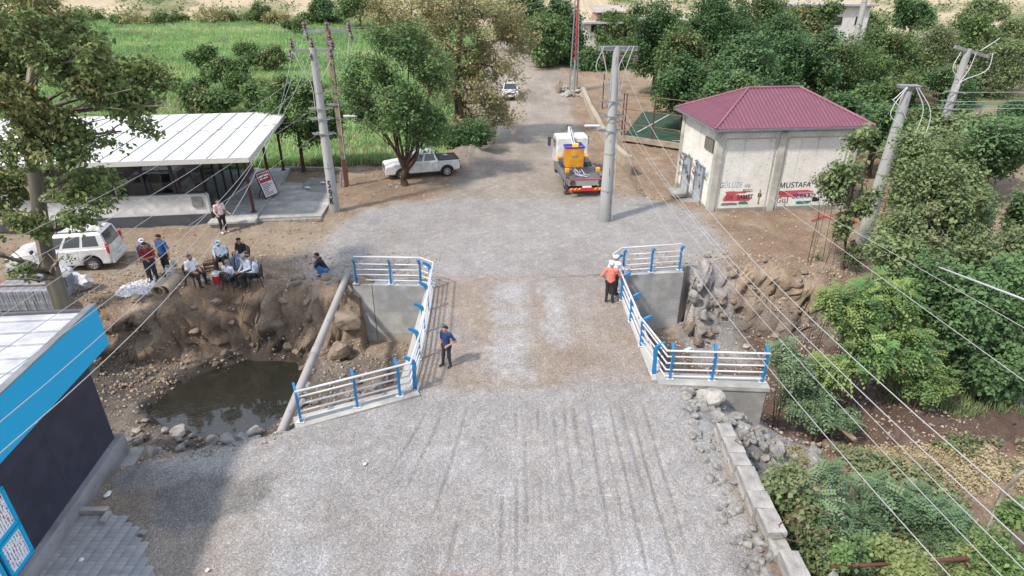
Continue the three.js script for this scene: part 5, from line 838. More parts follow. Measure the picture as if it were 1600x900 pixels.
const pix = (list, z) => list.map(([u, v, ru, rv, dz = 0, k = .9]) => { const p = Zp(u, v, z + dz), d = depthOf(p) / FPX; return [p.x, p.y, p.z, ru * d, rv * d * 1.05, Math.min(ru * d * k, 4)]; });
function tree(name, label, base, path, r0, r1, blobs, o) {
  const t = thing(name, label, o.cat || 'tree', [0, 0, 0], 0, o.group), b = V(base[0], height(base[0], base[1]) - .1, base[1]), pts = [b, ...path];
  branches(t, pts, r0, r1, blobs, o.bark || M.bark, o.seed, o.twigs ?? 4); leaves(t, 'crown', blobs, o.n, o.leaf, o.pal, o.seed, o.scale || 1, o.gap ?? .46); return t;
}
const zpath = (list, z) => list.map(([u, v, dz = 0]) => Zp(u, v, z + dz));
// the leaning plane tree on the left bank
{
  const z = -19.7, bl = pix([[30, 40, 95, 60, 0], [100, 85, 75, 45, -1], [-50, 100, 80, 80, 0], [45, 130, 80, 50, 1], [150, 130, 60, 36, 0], [225, 105, 45, 30, -.6], [205, 160, 50, 30, .6], [110, 185, 75, 36, 0], [190, 205, 52, 26, -1], [30, 215, 50, 40, .8], [105, 240, 50, 26, 1], [150, 285, 36, 22, .6], [20, 290, 45, 34, -1], [105, 305, 32, 20, 1.2], [30, 360, 38, 26, 1], [120, 345, 28, 16, 1.2], [40, 420, 38, 16, 1.2], [90, 410, 36, 18, 1.4], [-30, 320, 50, 60, 0], [150, 90, 30, 30, 1], [250, 130, 24, 20, 0], [255, 165, 20, 16, .5], [160, 320, 18, 12, 1], [60, 440, 24, 12, 1.6], [130, 270, 26, 18, -1], [0, 400, 30, 26, 1]], z);
  tree('plane_tree', 'leaning pale barked plane tree rising from the left bank beside the block stack', [-16.45, z], zpath([[82, 430], [66, 360], [57, 290], [46, 230], [42, 180], [52, 110], [56, 30], [55, -40]], z), .36, .1, bl, { n: 4300, scale: .68, leaf: 'plane', pal: 'plane', seed: 11, bark: M.barkPale, gap: .52, twigs: 5 });
}
{ // forked tree beside the pickup
  const z = -36.2, bl = pix([[600, 105, 46, 38], [555, 130, 30, 38, .4], [655, 130, 48, 48, -.6], [615, 165, 60, 40, .5], [688, 100, 34, 44, -.8], [575, 180, 34, 34, 0], [690, 185, 36, 34, -.6], [640, 62, 38, 30, -.4], [655, 210, 34, 22, 0], [590, 70, 28, 26, 0]], z);
  const t = tree('roadside_tree', 'green roadside tree with forked bare trunk in front of the pickup', [G(632, 291).x, z], zpath([[630, 278], [634, 262]], z), .2, .17, bl, { n: 2300, leaf: 'broad', pal: 'mid', seed: 21, bark: M.barkBrown, gap: .5, twigs: 5 });
  obj('limbs', [limb(zpath([[634, 268], [622, 238], [618, 210], [608, 170], [600, 130]], z), .16, .05, 8), limb(zpath([[634, 268], [650, 245], [652, 222], [640, 195], [648, 150]], z), .14, .05, 8), limb(zpath([[618, 212], [628, 190], [632, 150]], z), .08, .03, 6)], M.barkBrown, t);
}
{ // tall thinning tree behind it
  const z = -47.5, bl = pix([[620, 20, 55, 34], [690, 15, 60, 40, 1], [755, 25, 60, 44], [800, 60, 36, 46, -1], [720, 80, 50, 44, .5], [775, 105, 46, 42], [745, 140, 44, 34, 1], [785, 165, 40, 30], [660, 55, 46, 34, -1], [690, 135, 30, 34, 0], [740, 190, 46, 20, 0]], z);
  tree('tall_tree', 'tall thinning tree with brownish leaves behind the green roadside tree', [G(716, 210).x - 1.0, z], zpath([[716, 190], [714, 140], [716, 80], [722, 20], [726, -20]], z), .42, .1, bl, { n: 3600, leaf: 'broad', pal: 'brown', seed: 31, gap: .49, twigs: 7, scale: 1.05 });
  for (const [u, v, ru, rv, s, label] of [[690, 218, 34, 18, 41, 'low green bush at the foot of the tall thinning tree'], [735, 205, 34, 20, 42, 'low dark bush on the road edge under the tall tree']]) { const b = thing('roadside_bush', label, 'bush'); leaves(b, 'foliage', pix([[u, v, ru, rv], [u + 14, v + 6, ru * .6, rv * .7]], -43.8), 520, 'broad', s === 41 ? 'mid' : 'dark', s); obj('stem', [0, 1, 2, 3].map(i => limb([onGround(Zp(u, v, -43.8).x + i * .2 - .3, -43.8, -.1), Zp(u + i * 8 - 12, v, -43.8)], .03, .008, 5)), M.bark, b); }
}
{ // pollarded tree at the far bend
  const z = -80; const bl = pix([[850, 70, 34, 28], [835, 55, 22, 24], [868, 55, 24, 24], [850, 40, 30, 20]], z); tree('pollard_tree', 'short thick trunked bright green tree at the far road bend', [G(848, 118).x + .0, z], zpath([[847, 95], [848, 75]], z), .6, .4, bl, { n: 900, leaf: 'far', pal: 'mid', seed: 51, bark: M.barkBrown });
}
const belt = [ // u, v, ru, rv, z, palette, label
  [815, 25, 40, 42, -92, 'walnut', 'olive green tree left of the pollard tree at the far bend'], [880, 50, 34, 60, -84, 'dark', 'dark tree standing directly behind the lattice mast'], [940, 95, 44, 34, -80, 'dark', 'low dark tree between the lattice mast and the pitch'], [960, 45, 40, 30, -98, 'walnut', 'tree below the tin roofed hillside shed'], [1000, 95, 30, 34, -82, 'walnut', 'rounded tree between the pitch and the hillside houses'],
  [1030, 60, 52, 60, -66, 'dark', 'tall dark tree at the edge of the turf pitch'], [1075, 130, 50, 46, -52, 'dark', 'bushy dark tree directly behind the maroon roof ridge end'], [1115, 45, 58, 62, -62, 'dark', 'broad dark walnut tree behind the pitch fence'], [1165, 100, 52, 50, -50, 'ivy', 'dense green tree close behind the maroon roof'], [1190, 30, 52, 46, -72, 'walnut', 'greyish tree screening the flat roofed white house'], [1250, 105, 58, 55, -54, 'dark', 'wide dark tree over the middle of the maroon roof'], [1262, 30, 40, 26, -78, 'walnut', 'olive tree in front of the flat roofed white house'], [1320, 110, 60, 60, -58, 'walnut', 'large rounded olive green tree behind the house'], [1310, 175, 44, 32, -46, 'dark', 'low dark tree at the right end of the maroon roof'],
  [1385, 90, 56, 46, -66, 'walnut', 'tree below the hillside path with grey bare branches'], [1400, 160, 52, 44, -50, 'walnut', 'rounded tree behind the leaning pole'], [1455, 75, 44, 40, -74, 'olive', 'pale green tree under the dry terraces'], [1478, 140, 46, 44, -60, 'dark', 'dark tree left of the T shaped pole'], [1560, 110, 50, 44, -66, 'olive', 'light green tree behind the green fence'], [1590, 60, 40, 34, -90, 'olive', 'pale tree on the dry terrace'], [1430, 20, 30, 24, -98, 'dark', 'small dark tree standing alone on the dry hillside'], [1345, 35, 36, 24, -92, 'olive', 'grey green shrubby tree beside the pale hillside pole'], [1540, 15, 34, 18, -110, 'olive', 'pale shrubby tree high on the dry terraces'], [1590, 185, 40, 34, -56, 'dark', 'dark leafy tree under the wires by the green fence'], [1440, 195, 44, 30, -44, 'walnut', 'low tree filling the gap between the leaning and T shaped poles'], [1375, 195, 34, 30, -40, 'dark', 'dark bushy tree hugging the right corner of the house'], [1520, 60, 44, 36, -84, 'walnut', 'rounded tree at the foot of the dry terraces'], [1540, 205, 40, 24, -43, 'ivy', 'low leafy tree below the green fence'], [1215, 60, 44, 40, -64, 'dark', 'dark tree between the walnut and the flat roofed house'], [1070, 90, 40, 46, -58, 'walnut', 'greyish tree filling the pitch corner'], [1480, 215, 52, 34, -38, 'olive', 'muted green tree between the thicket and the T shaped pole'], [1560, 222, 52, 34, -36, 'walnut', 'spreading tree under the taut wires right of the T shaped pole'], [1420, 232, 34, 28, -34, 'olive', 'small muted tree directly behind the leaning pole'], [1140, 140, 40, 30, -46, 'dark', 'low dark tree peeping over the maroon hip'], [560, 5, 36, 20, -118, 'walnut', 'grey green tree at the end of the green field'], [505, 8, 22, 18, -124, 'dark', 'small dark tree on the field edge'],
];
belt.forEach(([u, v, ru, rv, z, pal, label], i) => { const r = rng(900 + i), bl = pix([[u, v, ru * .8, rv * .75], [u - ru * .5, v + rv * .25, ru * .55, rv * .55, 1], [u + ru * .5, v + rv * .2, ru * .55, rv * .55, -1], [u + rr(-.3, .3, r) * ru, v - rv * .45, ru * .5, rv * .45], [u + rr(-.4, .4, r) * ru, v + rv * .6, ru * .6, rv * .4, 1.5], ...[0, 1, 2, 3].map(() => [u + rr(-.95, .95, r) * ru, v + rr(-.75, .8, r) * rv, ru * rr(.22, .4, r), rv * rr(.22, .4, r), rr(-1, 2, r)])], z), c = bl[0], gy = height(c[0], z), big = ru * -z > 2600; tree('broadleaf_tree', label, [c[0], z], [V(c[0], mix(gy, c[1], .5), z), V(c[0] + .2, c[1], z)], .3, .1, bl, { n: Math.round(600 + ru * rv * .72), leaf: -z > 76 ? 'far' : 'broad', pal, seed: 700 + i * 7, group: 'trees behind the road and house', gap: .42, twigs: 3, scale: -z > 76 ? 1 : 1.35 }); });
// young walnut trees in the field
[[418, 158, 24, 20, 'walnut tree with clear round crown in the field, its trunk showing on dry grass'], [352, 108, 26, 18, 'young walnut tree in a dense pair on the field'], [312, 84, 18, 13, 'smallest of the three walnut trees at the upper field row'], [388, 76, 14, 11, 'slim young tree standing apart in the field'], [330, 152, 34, 16, 'low spreading walnut bush behind the white roof'], [375, 122, 18, 14, 'young walnut tree right of the dense pair'], [415, 88, 26, 13, 'flat crowned walnut tree in the field'], [462, 36, 14, 8, 'tiny yellowish tree far up the field'], [405, 16, 12, 10, 'tiny dark tree on the upper field'], [300, 135, 16, 14, 'young walnut tree close to the white roof edge'], [475, 180, 44, 42, 'large bushy walnut tree behind the canopy corner'], [445, 140, 26, 20, 'young walnut tree touching the large bushy one']].forEach(([u, v, ru0, rv0, label], i) => {
  const ru = ru0 * 1.25, rv = rv0 * 1.2, p = gp(u, v + rv * 1.75), r = rng(i * 31 + 7), bl = pix([[u, v, ru * .8, rv * .7], [u - ru * .6, v + 2, ru * .5, rv * .5], [u + ru * .6, v + 1, ru * .5, rv * .55], ...[0, 1, 2, 3].map(() => [u + rr(-1, 1, r) * ru, v + rr(-.9, .6, r) * rv, ru * .36, rv * .38])], p.z), gr = Math.max(360, ru * rv * 1.1);
  tree('walnut_tree', label, [p.x, p.z], [V(p.x, bl[0][1], p.z)], .13, .06, bl, { n: Math.round(gr), leaf: i > 9 ? 'broad' : 'far', pal: 'walnut', seed: 1300 + i, group: 'young walnut trees in the field', bark: M.barkBrown, scale: i > 9 ? 1 : .8, gap: .44, twigs: 4 }); });
// shrubs along the far edge of the field
{ const r = rng(77); for (let i = 0; i < 12; i++) { const u = 95 + i * 38 + rr(-12, 12, r), z = -126 + rr(-3, 3, r), y0 = height(Zp(u, 10, z).x, z), b = thing('hedge_shrub', 'grey green shrub on the dry bank at the end of the field', 'shrub', [0, 0, 0], 0, 'shrubs at the field end'), x = Zp(u, 10, z).x, s = rr(1.2, 2.6, r); leaves(b, 'foliage', [[x, y0 + s * .6, z, s * 1.2, s * .8, s], [x + s, y0 + s * .4, z, s * .8, s * .6, s * .8]], 170, 'far', i % 3 ? 'walnut' : 'brown', 1500 + i, 1, .4); } }
// ------------------------------------------------------------------ shrubs on the right
function shrub(name, label, list, z, n, leaf, pal, seed, o = {}) {
  const t = thing(name, label, o.cat || 'shrub', [0, 0, 0], 0, o.group), bl = pix(list, z), st = [], r = rng(seed + 5); leaves(t, 'foliage', bl, n, leaf, pal, seed, o.scale || 1, o.gap ?? .43);
  for (const b of bl) for (let k = 0; k < (o.stems ?? 4); k++) { const x = b[0] + rr(-.3, .3, r), zz = b[2] + rr(-.3, .3, r), g = onGround(x, zz, -.1), e = V(b[0] + rr(-.7, .7, r) * b[3], Math.max(g.y + .4, b[1] + rr(-.2, .9, r) * b[4]), b[2] + rr(-.6, .6, r) * b[5]); st.push(limb([g, g.clone().lerp(e, .5).add(V(rr(-.35, .35, r), .1, rr(-.2, .2, r))), e], .016, .005, 5, 7)); }
  obj('stems', st, o.bark || M.bark, t); return t;
}
shrub('leafy_shrub', 'broad olive green shrub thicket beside the leaning pole', [[1440, 290, 50, 62], [1490, 270, 46, 64, -.5], [1420, 370, 50, 40, 1], [1480, 360, 56, 50, .6], [1430, 225, 26, 30, -1]], -23.6, 2100, 'fine', 'olive', 61, { gap: .48, scale: 1.15, stems: 6 });
shrub('leafy_shrub', 'tall bright leafed shrub behind the olive thicket near the wires', [[1560, 260, 50, 60], [1535, 330, 44, 50, .6], [1590, 340, 46, 66, 0], [1545, 215, 34, 24, -.8]], -24.6, 2300, 'broad', 'ivy', 62);
shrub('leafy_shrub', 'thin twiggy shrub spreading in front of the graffiti wall', [[1320, 290, 22, 36, 0], [1290, 285, 14, 18, .2], [1335, 400, 16, 18, .4]], -25.6, 300, 'fine', 'olive', 63, { gap: .46, stems: 4 });
shrub('leafy_shrub', 'muted green thicket filling the slope between the leaning pole and the ivy', [[1400, 400, 40, 34], [1455, 400, 46, 40, -.4], [1520, 400, 50, 44, -.6], [1585, 400, 46, 50, -.6], [1375, 430, 30, 20, .6], [1430, 345, 36, 36, -1], [1500, 330, 44, 40, -1.4]], -21.2, 2300, 'broad', 'olive', 161, { gap: .43, scale: .95 });
shrub('compound_shrub', 'feathery bright green shrub overhanging the right river bank', [[1330, 480, 34, 40], [1385, 470, 46, 40, -.5], [1350, 540, 44, 34, .6], [1415, 545, 50, 38, .2], [1300, 460, 20, 22, 0], [1300, 580, 36, 24, 1], [1450, 590, 36, 24, .8]], -18.0, 1250, 'comp', 'sumac', 64, { gap: .46, scale: 1.05, stems: 6 });
shrub('compound_shrub', 'grey green feathery shrub at the low end of the bank', [[1265, 625, 40, 24], [1240, 575, 28, 24, 0], [1300, 640, 34, 18, .4], [1225, 545, 16, 20, -.4]], -16.6, 480, 'comp', 'blue', 65, { gap: .4, stems: 2 });
shrub('ivy_thicket', 'dark ivy covered thicket hanging over the bare ground', [[1500, 480, 56, 56], [1570, 470, 56, 70, -.3], [1540, 560, 46, 40, .6], [1590, 570, 36, 40, .5], [1455, 440, 44, 40, -.8]], -18.8, 3400, 'ivy', 'ivy', 66, { gap: .38, scale: 1.1 });
shrub('compound_shrub', 'bluish green feathery bush beside the block wall', [[1290, 775, 36, 34], [1335, 800, 42, 30, -.2], [1265, 815, 36, 30, .3], [1365, 765, 30, 20, -.5], [1310, 845, 46, 26, .6], [1300, 735, 18, 26, -.3]], -11.2, 560, 'comp', 'blue', 67, { gap: .47, scale: .85, stems: 6 });
shrub('compound_shrub', 'second bluish feathery bush deeper in the garden', [[1430, 785, 40, 20], [1480, 815, 38, 22, .2], [1465, 850, 36, 18, .6]], -11.6, 330, 'comp', 'blue', 68, { gap: .48, scale: .8 });
shrub('leafy_shrub', 'bright green low bush behind the rusty pipe rail', [[1560, 870, 44, 34], [1520, 895, 40, 24, .2], [1600, 820, 36, 34, -.4], [1400, 885, 60, 20, .3], [1340, 880, 34, 18, .3]], -9.6, 1000, 'ivy', 'bright', 69, { gap: .46, scale: .72 });
shrub('leafy_shrub', 'dusty bramble growing against the garden side of the wall', [[1240, 790, 24, 40], [1255, 850, 26, 40, .4], [1225, 740, 18, 20, -.2]], -11.0, 700, 'ivy', 'olive', 70, { gap: .4 });
{ // slender sapling in front of the house
  const z = -25.2, bl = pix([[1320, 265, 24, 34], [1345, 225, 20, 26], [1300, 300, 14, 18], [1345, 310, 20, 26], [1322, 350, 16, 24]], z); tree('sapling', 'slender half bare sapling in front of the graffiti wall', [Zp(1310, 440, z).x, z], zpath([[1318, 400], [1328, 330], [1338, 260], [1345, 215]], z), .07, .02, bl, { n: 420, leaf: 'plane', pal: 'olive', seed: 81, gap: .45, scale: .8, twigs: 6 });
}
// garden: low crops and dry stalks
function scatter(name, label, cat, n, pick, kind, pal, seed, s0, s1, dy = .1) {
  const r = rng(seed), L = [], pc = PAL[pal]; let guard = n * 8; while (L.length < n && guard-- > 0) { const p = pick(r); if (p) L.push(p); }
  const m = new THREE.InstancedMesh(kind, leafMat, L.length), c = new THREE.Color(); L.forEach(([x, z], i) => { const s = rr(s0, s1, r); dummy.position.set(x, height(x, z) + dy * s, z); dummy.rotation.set(rr(-.25, .25, r), rr(0, 6.28, r), rr(-.25, .25, r)); dummy.scale.setScalar(s); dummy.updateMatrix(); m.setMatrixAt(i, dummy.matrix); const t = clamp(.55 * fbm(x * .35 + seed, z * .35, 3) * 1.8 + .45 * (fbm(x * .07 + seed, z * .13, 3) * 3.2 - 1.1) - .25 + rr(-.2, .2, r)) * 2.99, q = rr(.8, 1.2, r), cc = mixC(pc[t | 0], pc[(t | 0) + 1], t % 1); c.setRGB(cc[0] * q, cc[1] * q, cc[2] * q); m.setColorAt(i, c); });
  m.name = numbered(name); m.castShadow = m.receiveShadow = true; tag(m, label, cat, null, 'stuff'); scene.add(m); return m;
}
function tuft(seed, n, h, w, spread, lean = .5) { const r = rng(seed), pos = []; for (let i = 0; i < n; i++) { const a = rr(0, 6.28, r), o = V(rr(-1, 1, r) * spread, 0, rr(-1, 1, r) * spread), d = V(Math.cos(a), 0, Math.sin(a)), s = V(-d.z, 0, d.x).multiplyScalar(w), hh = h * rr(.55, 1.1, r), m = o.clone().addScaledVector(d, hh * lean * .35).setY(hh * .6), e = o.clone().addScaledVector(d, hh * lean).setY(hh); const A = o.clone().add(s), B = o.clone().sub(s), Cc = m.clone().add(s.clone().multiplyScalar(.8)), D = m.clone().sub(s.clone().multiplyScalar(.8)); for (const q of [A, B, Cc, Cc, B, D, Cc, D, e]) pos.push(q.x, q.y, q.z); } const g = new THREE.BufferGeometry(); g.setAttribute('position', new THREE.Float32BufferAttribute(pos, 3)); g.computeVertexNormals(); return g; }
const T1 = tuft(5, 16, .42, .018, .3), T2 = tuft(6, 12, .3, .012, .14), fx = (r) => { const z = -41 - 92 * Math.pow(r(), 1.8), x = rr(-18 + z * .95, -5 + (z < -60 ? (z + 60) * .05 : 0), r); return [x, z]; };
PAL.field = [[.18, .31, .12], [.26, .41, .16], [.34, .48, .20], [.48, .52, .28]];
scatter('field_grass', 'tall green grass covering the field behind the building', 'grass', 42000, r => { const [x, z] = fx(r); return fbm(x * .09 + 50, z * .09, 3) > .66 && r() < .7 ? null : [x, z]; }, T1, 'field', 91, .8, 1.7, 0);
scatter('dry_grass', 'straw coloured dry grass on the field edges', 'grass', 5200, r => { const [x, z] = fx(r); return fbm(x * .09 + 50, z * .09, 3) > .58 ? [x, z] : r() < .06 ? [x, z] : null; }, T1, 'dry', 92, .7, 1.3, 0);
scatter('garden_crop', 'low leafy crops and weeds in the garden', 'plants', 1500, r => { const x = rr(7.4, 19, r), z = rr(-15.6, -8.4, r); if (x < 10 && z < -12) return null; return fbm(x * .45 + 8, z * .6, 3) > .5 ? [x, z] : null; }, LEAF.ivy[0], 'olive', 93, .6, 1.1, .25);
scatter('dry_stalks', 'dry yellow crop leaves and stalks in the garden', 'plants', 2600, r => { const x = rr(8.2, 19, r), z = rr(-15.4, -8.8, r); return fbm(x * .4 + 28, z * .5, 3) > .5 ? [x, z] : null; }, LEAF.ivy[1], 'dry', 94, .45, .85, .12);
scatter('bank_weeds', 'sparse weeds on the banks and slopes', 'plants', 700, r => { const x = rr(13.5, 21, r), z = rr(-28, -17, r); return fbm(x * .5 + 3, z * .5, 3) > .55 ? [x, z] : null; }, T2, 'olive', 95, .7, 1.4, 0);
scatter('hill_scrub', 'scrub dotted over the dry hillside', 'scrub', 2600, r => { const x = rr(-120, 120, r), z = rr(-190, -98, r); if (x < 10 && z > -128 + .2 * Math.max(0, x + 60)) return null; return fbm(x * .08, z * .08, 4) > .47 ? [x, z] : null; }, LEAF.far[0], 'olive', 96, 1.0, 2.6, .3);
// ------------------------------------------------------------------ rocks: eight shapes, each stone its own object
const ROCKS = Array.from({ length: 8 }, (_, i) => rock(100 + i, 1, rr(.6, .8), rr(.7, 1), 2, .35));
function stone(name, label, group, x, z, s, mat, i, sink = .25) { const m = new THREE.Mesh(ROCKS[i % 8], mat); m.name = numbered(name); m.position.set(x, height(x, z) + s * (.55 - sink), z); m.rotation.set(rr(-.5, .5), rr(0, 6.28), rr(-.5, .5)); m.scale.set(s * rr(.8, 1.2), s * rr(.75, 1.05), s * rr(.8, 1.2)); m.castShadow = m.receiveShadow = true; scene.add(m); return tag(m, label, 'rock', group); }
const rk = [M.rockGrey, M.rockBrown, M.rockPale];
// named boulders, placed from the photograph
[[1110, 622, -.1, .52, 2, 'large pale grey boulder leaning against the near right wing wall'], [1215, 705, -1.0, .3, 0, 'rounded grey rock at the foot of the rubble slope'], [332, 690, -2.6, .32, 2, 'pale angular boulder at the near edge of the pool'], [385, 715, -1.2, .45, 0, 'large grey boulder next to the lower end of the long pipe'], [352, 722, -1.2, .36, 0, 'grey boulder left of the largest one by the pipe'], [215, 690, -2.2, .2, 2, 'small pale rock behind the shop corner'], [283, 700, -2.4, .22, 2, 'flat pale rock on the stony near bank'], [1092, 445, -.6, .4, 2, 'pale boulder at the top of the far right wing wall'], [1103, 425, -.3, .45, 2, 'pale squared boulder on the gravel beside the railing end'], [1085, 470, -1.2, .42, 0, 'grey boulder wedged beside the far right wing wall'], [1100, 492, -1.6, .36, 0, 'rounded boulder halfway down beside the wing wall'], [1078, 510, -2.2, .42, 1, 'brown boulder low beside the wing wall'], [1090, 535, -2.6, .4, 1, 'brown split boulder at the foot of the wing wall'], [572, 440, .05, .4, 1, 'dusty boulder beside the end of the left railing'], [545, 455, -.2, .34, 1, 'brown boulder at the upper end of the long pipe'], [540, 500, -1.3, .7, 1, 'big undercut brown boulder beside the far left wing wall'], [528, 548, -2.5, .75, 1, 'broad earth covered boulder in the far bank'], [1183, 848, .05, .18, 2, 'white stone among the rubble along the block wall'], [1082, 683, .05, .12, 2, 'small white stone on the gravel edge'], [1300, 1, 0, 0, 0, '']].slice(0, -1).forEach(([u, v, y, s, m, label], i) => { const p = G(u, v, y), o = new THREE.Mesh(ROCKS[i % 8], rk[m]); o.name = numbered('boulder'); o.position.copy(p); o.position.y = Math.max(y, height(p.x, p.z) + s * .2); o.scale.set(s, s * .9, s * .85); o.rotation.set(.3 * i, i * 1.7, .2 * i); o.castShadow = o.receiveShadow = true; scene.add(o); tag(o, label, 'boulder'); });
const place = (n, pick, label, group, mats, s0, s1, nm = 'rock') => { let k = 0, g = 0; while (k < n && g++ < n * 20) { const p = pick(); if (!p) continue; stone(nm, label, group, p[0], p[1], s0 + (s1 - s0) * Math.pow(R(), 2.2), mats[k % mats.length], k); k++; } };
place(95, () => { const x = rr(-13.5, -5.9), z = rr(-17.2, -12.9); return poolD(x, z) > 1.02 && z < pl(NEAR_EDGE, x) - .6 ? [x, z] : null; }, 'loose stone on the stony near bank of the pool', 'stones on the near pool bank', [M.rockBrown, M.rockPale, M.rockGrey, M.rockPale], .12, .36);
place(70, () => { const x = rr(-8, -3.6), z = rr(-21.8, -15.6); return poolD(x, z) > 1.0 && z < pl(NEAR_EDGE, x) - .5 ? [x, z] : null; }, 'loose stone in the dry river bed beside the pool', 'stones in the river bed beside the pool', [M.rockBrown, M.rockBrown, M.rockPale], .08, .26);
place(190, () => { const t = Math.pow(R(), .75), x = 5.1 + 4.3 * t, z = -15.5 + t * .9 + rr(0, 1.7) ; return x > 6.1 || z < -13.5 ? [x, z] : null; }, 'grey broken concrete lump on the rubble slope', 'rubble below the right wing wall', [M.rockGrey, M.rockPale, M.rockGrey], .1, .3, 'rubble_stone');
place(72, () => { const z = rr(-13.4, -8.4); return [rr(4.85, 5.65), z]; }, 'grey lump of rubble along the block wall', 'rubble along the block wall', [M.rockGrey, M.rockPale], .06, .2, 'rubble_stone');
place(30, () => { const x = rr(7.8, 12.5), z = rr(-22.5, -17.5); return [x, z]; }, 'stone in the reddish river bed right of the bridge', 'stones in the right river bed', [M.rockBrown, M.rockPale], .08, .24);
place(60, () => { const x = rr(-15.5, -6.4); return [x, pl(FAR_EDGE, x) + rr(-.4, 2.2)]; }, 'stone sticking out of the far earth bank', 'stones in the far bank', [M.rockBrown], .1, .34);
place(46, () => { const x = rr(8.2, 14), z = pl(FAR_EDGE, x) + rr(-.5, 2.6); return [x, z]; }, 'clod sticking out of the right earth bank', 'clods in the right bank', [M.rockBrown], .1, .36, 'earth_clod');
place(26, () => [rr(4.6, 8), rr(-68.2, -64)], 'rubble lump at the foot of the lattice mast', 'rubble at the mast foot', [M.rockGrey, M.rockPale], .2, .6, 'rubble_stone');
place(24, () => { const a = rr(0, 6.28); return [-7.05 + Math.cos(a) * rr(.3, .6), -36.2 + Math.sin(a) * rr(.2, .45)]; }, 'stone ringed round the foot of the forked tree', 'stones round the forked tree', [M.rockBrown, M.rockPale], .06, .16);
// too many and too small to count
function gritField(name, label, n, pick, mat, s0, s1) { const m = new THREE.InstancedMesh(rock(61, 1, .7, .85, 0, .4), mat, n); let k = 0, g = 0; while (k < n && g++ < n * 30) { const p = pick(); if (!p) continue; const s = s0 + (s1 - s0) * Math.pow(R(), 2.5); dummy.position.set(p[0], height(p[0], p[1]) + s * .25, p[1]); dummy.rotation.set(rr(0, 6), rr(0, 6), rr(0, 6)); dummy.scale.set(s * rr(.7, 1.2), s * rr(.7, 1.1), s); dummy.updateMatrix(); m.setMatrixAt(k, dummy.matrix); const t = rr(.65, 1.15); m.setColorAt(k, new THREE.Color().setRGB(t, t * rr(.93, 1), t * rr(.86, 1))); k++; } m.count = k; m.name = numbered(name); m.castShadow = m.receiveShadow = true; tag(m, label, 'gravel', null, 'stuff'); scene.add(m); }
const deckZone = (x, z) => x > -6.4 && x < 8 && z < -13.6 && z > -24.4;
gritField('loose_gravel', 'loose grey gravel scattered on the road', 6000, () => { const x = rr(-9, 5.4), z = rr(-15.2, -8.4); return deckZone(x, z) ? null : [x, z]; }, std([.45, .44, .43], .95), .01, .026);
gritField('bank_grit', 'small stones and clods on the banks and river bed', 15000, () => { const x = rr(-18, 16), z = rr(-26, -11); return x > -3.2 && x < 4.6 ? null : z > pl(NEAR_EDGE, x) || poolD(x, z) < .98 ? null : [x, z]; }, std([.37, .32, .265], .95), .02, .10);
gritField('fan_gravel', 'loose gravel spread beyond the bridge', 7000, () => { const x = rr(-9, 10.5), z = rr(-33, -23.7); return deckZone(x, z) ? null : [x, z]; }, std([.44, .43, .42], .95), .01, .028);
gritField('dirt_clods', 'clods and stones on the dirt shoulders', 4200, () => { const x = rr(-24, 18), z = rr(-58, -23); return (x > -8.5 && x < 9.5 && z > -34) || (x > -2.5 && x < 5.5) || deckZone(x, z) || (x < -13 && z < -29.5) ? null : z < -41 && x < -4 ? null : [x, z]; }, std([.36, .27, .19], .95), .025, .12);
gritField('white_rubble', 'heap of crushed white plaster lumps on the left bank', 1100, () => { const p = gp(205 + rr(-38, 38), 455 + rr(-20, 20)); const d = Math.hypot((p.x + 14.6) / 1.3, (p.z + 22.3) / 1.0); return d < 1.1 && p.z < pl(FAR_EDGE, p.x) + .1 ? [p.x, p.z] : null; }, std([.72, .74, .78], .9), .04, .12);
gritField('tree_litter', 'broken brick and soil litter at the foot of the plane tree', 700, () => [rr(-17.6, -13), rr(-22.2, -18.8)], std([.33, .26, .20], .95), .03, .13);
// ------------------------------------------------------------------ long pipe over the river
{ const t = thing('long_pipe', 'long dusty grey pipe laid across the river channel beside the bridge', 'pipe'), a = V(-6.95, .12, -23.5), b = G(428, 704, -.35); obj('pipe_length', cyl(a, a.clone().lerp(b, .55), .135, .135, 18), M.pipe, t); obj('pipe_length', cyl(a.clone().lerp(b, .552), b, .137, .137, 18), M.pipe, t); obj('coupling', cyl(a.clone().lerp(b, .53), a.clone().lerp(b, .57), .15, .15, 18), M.pipe, t); }
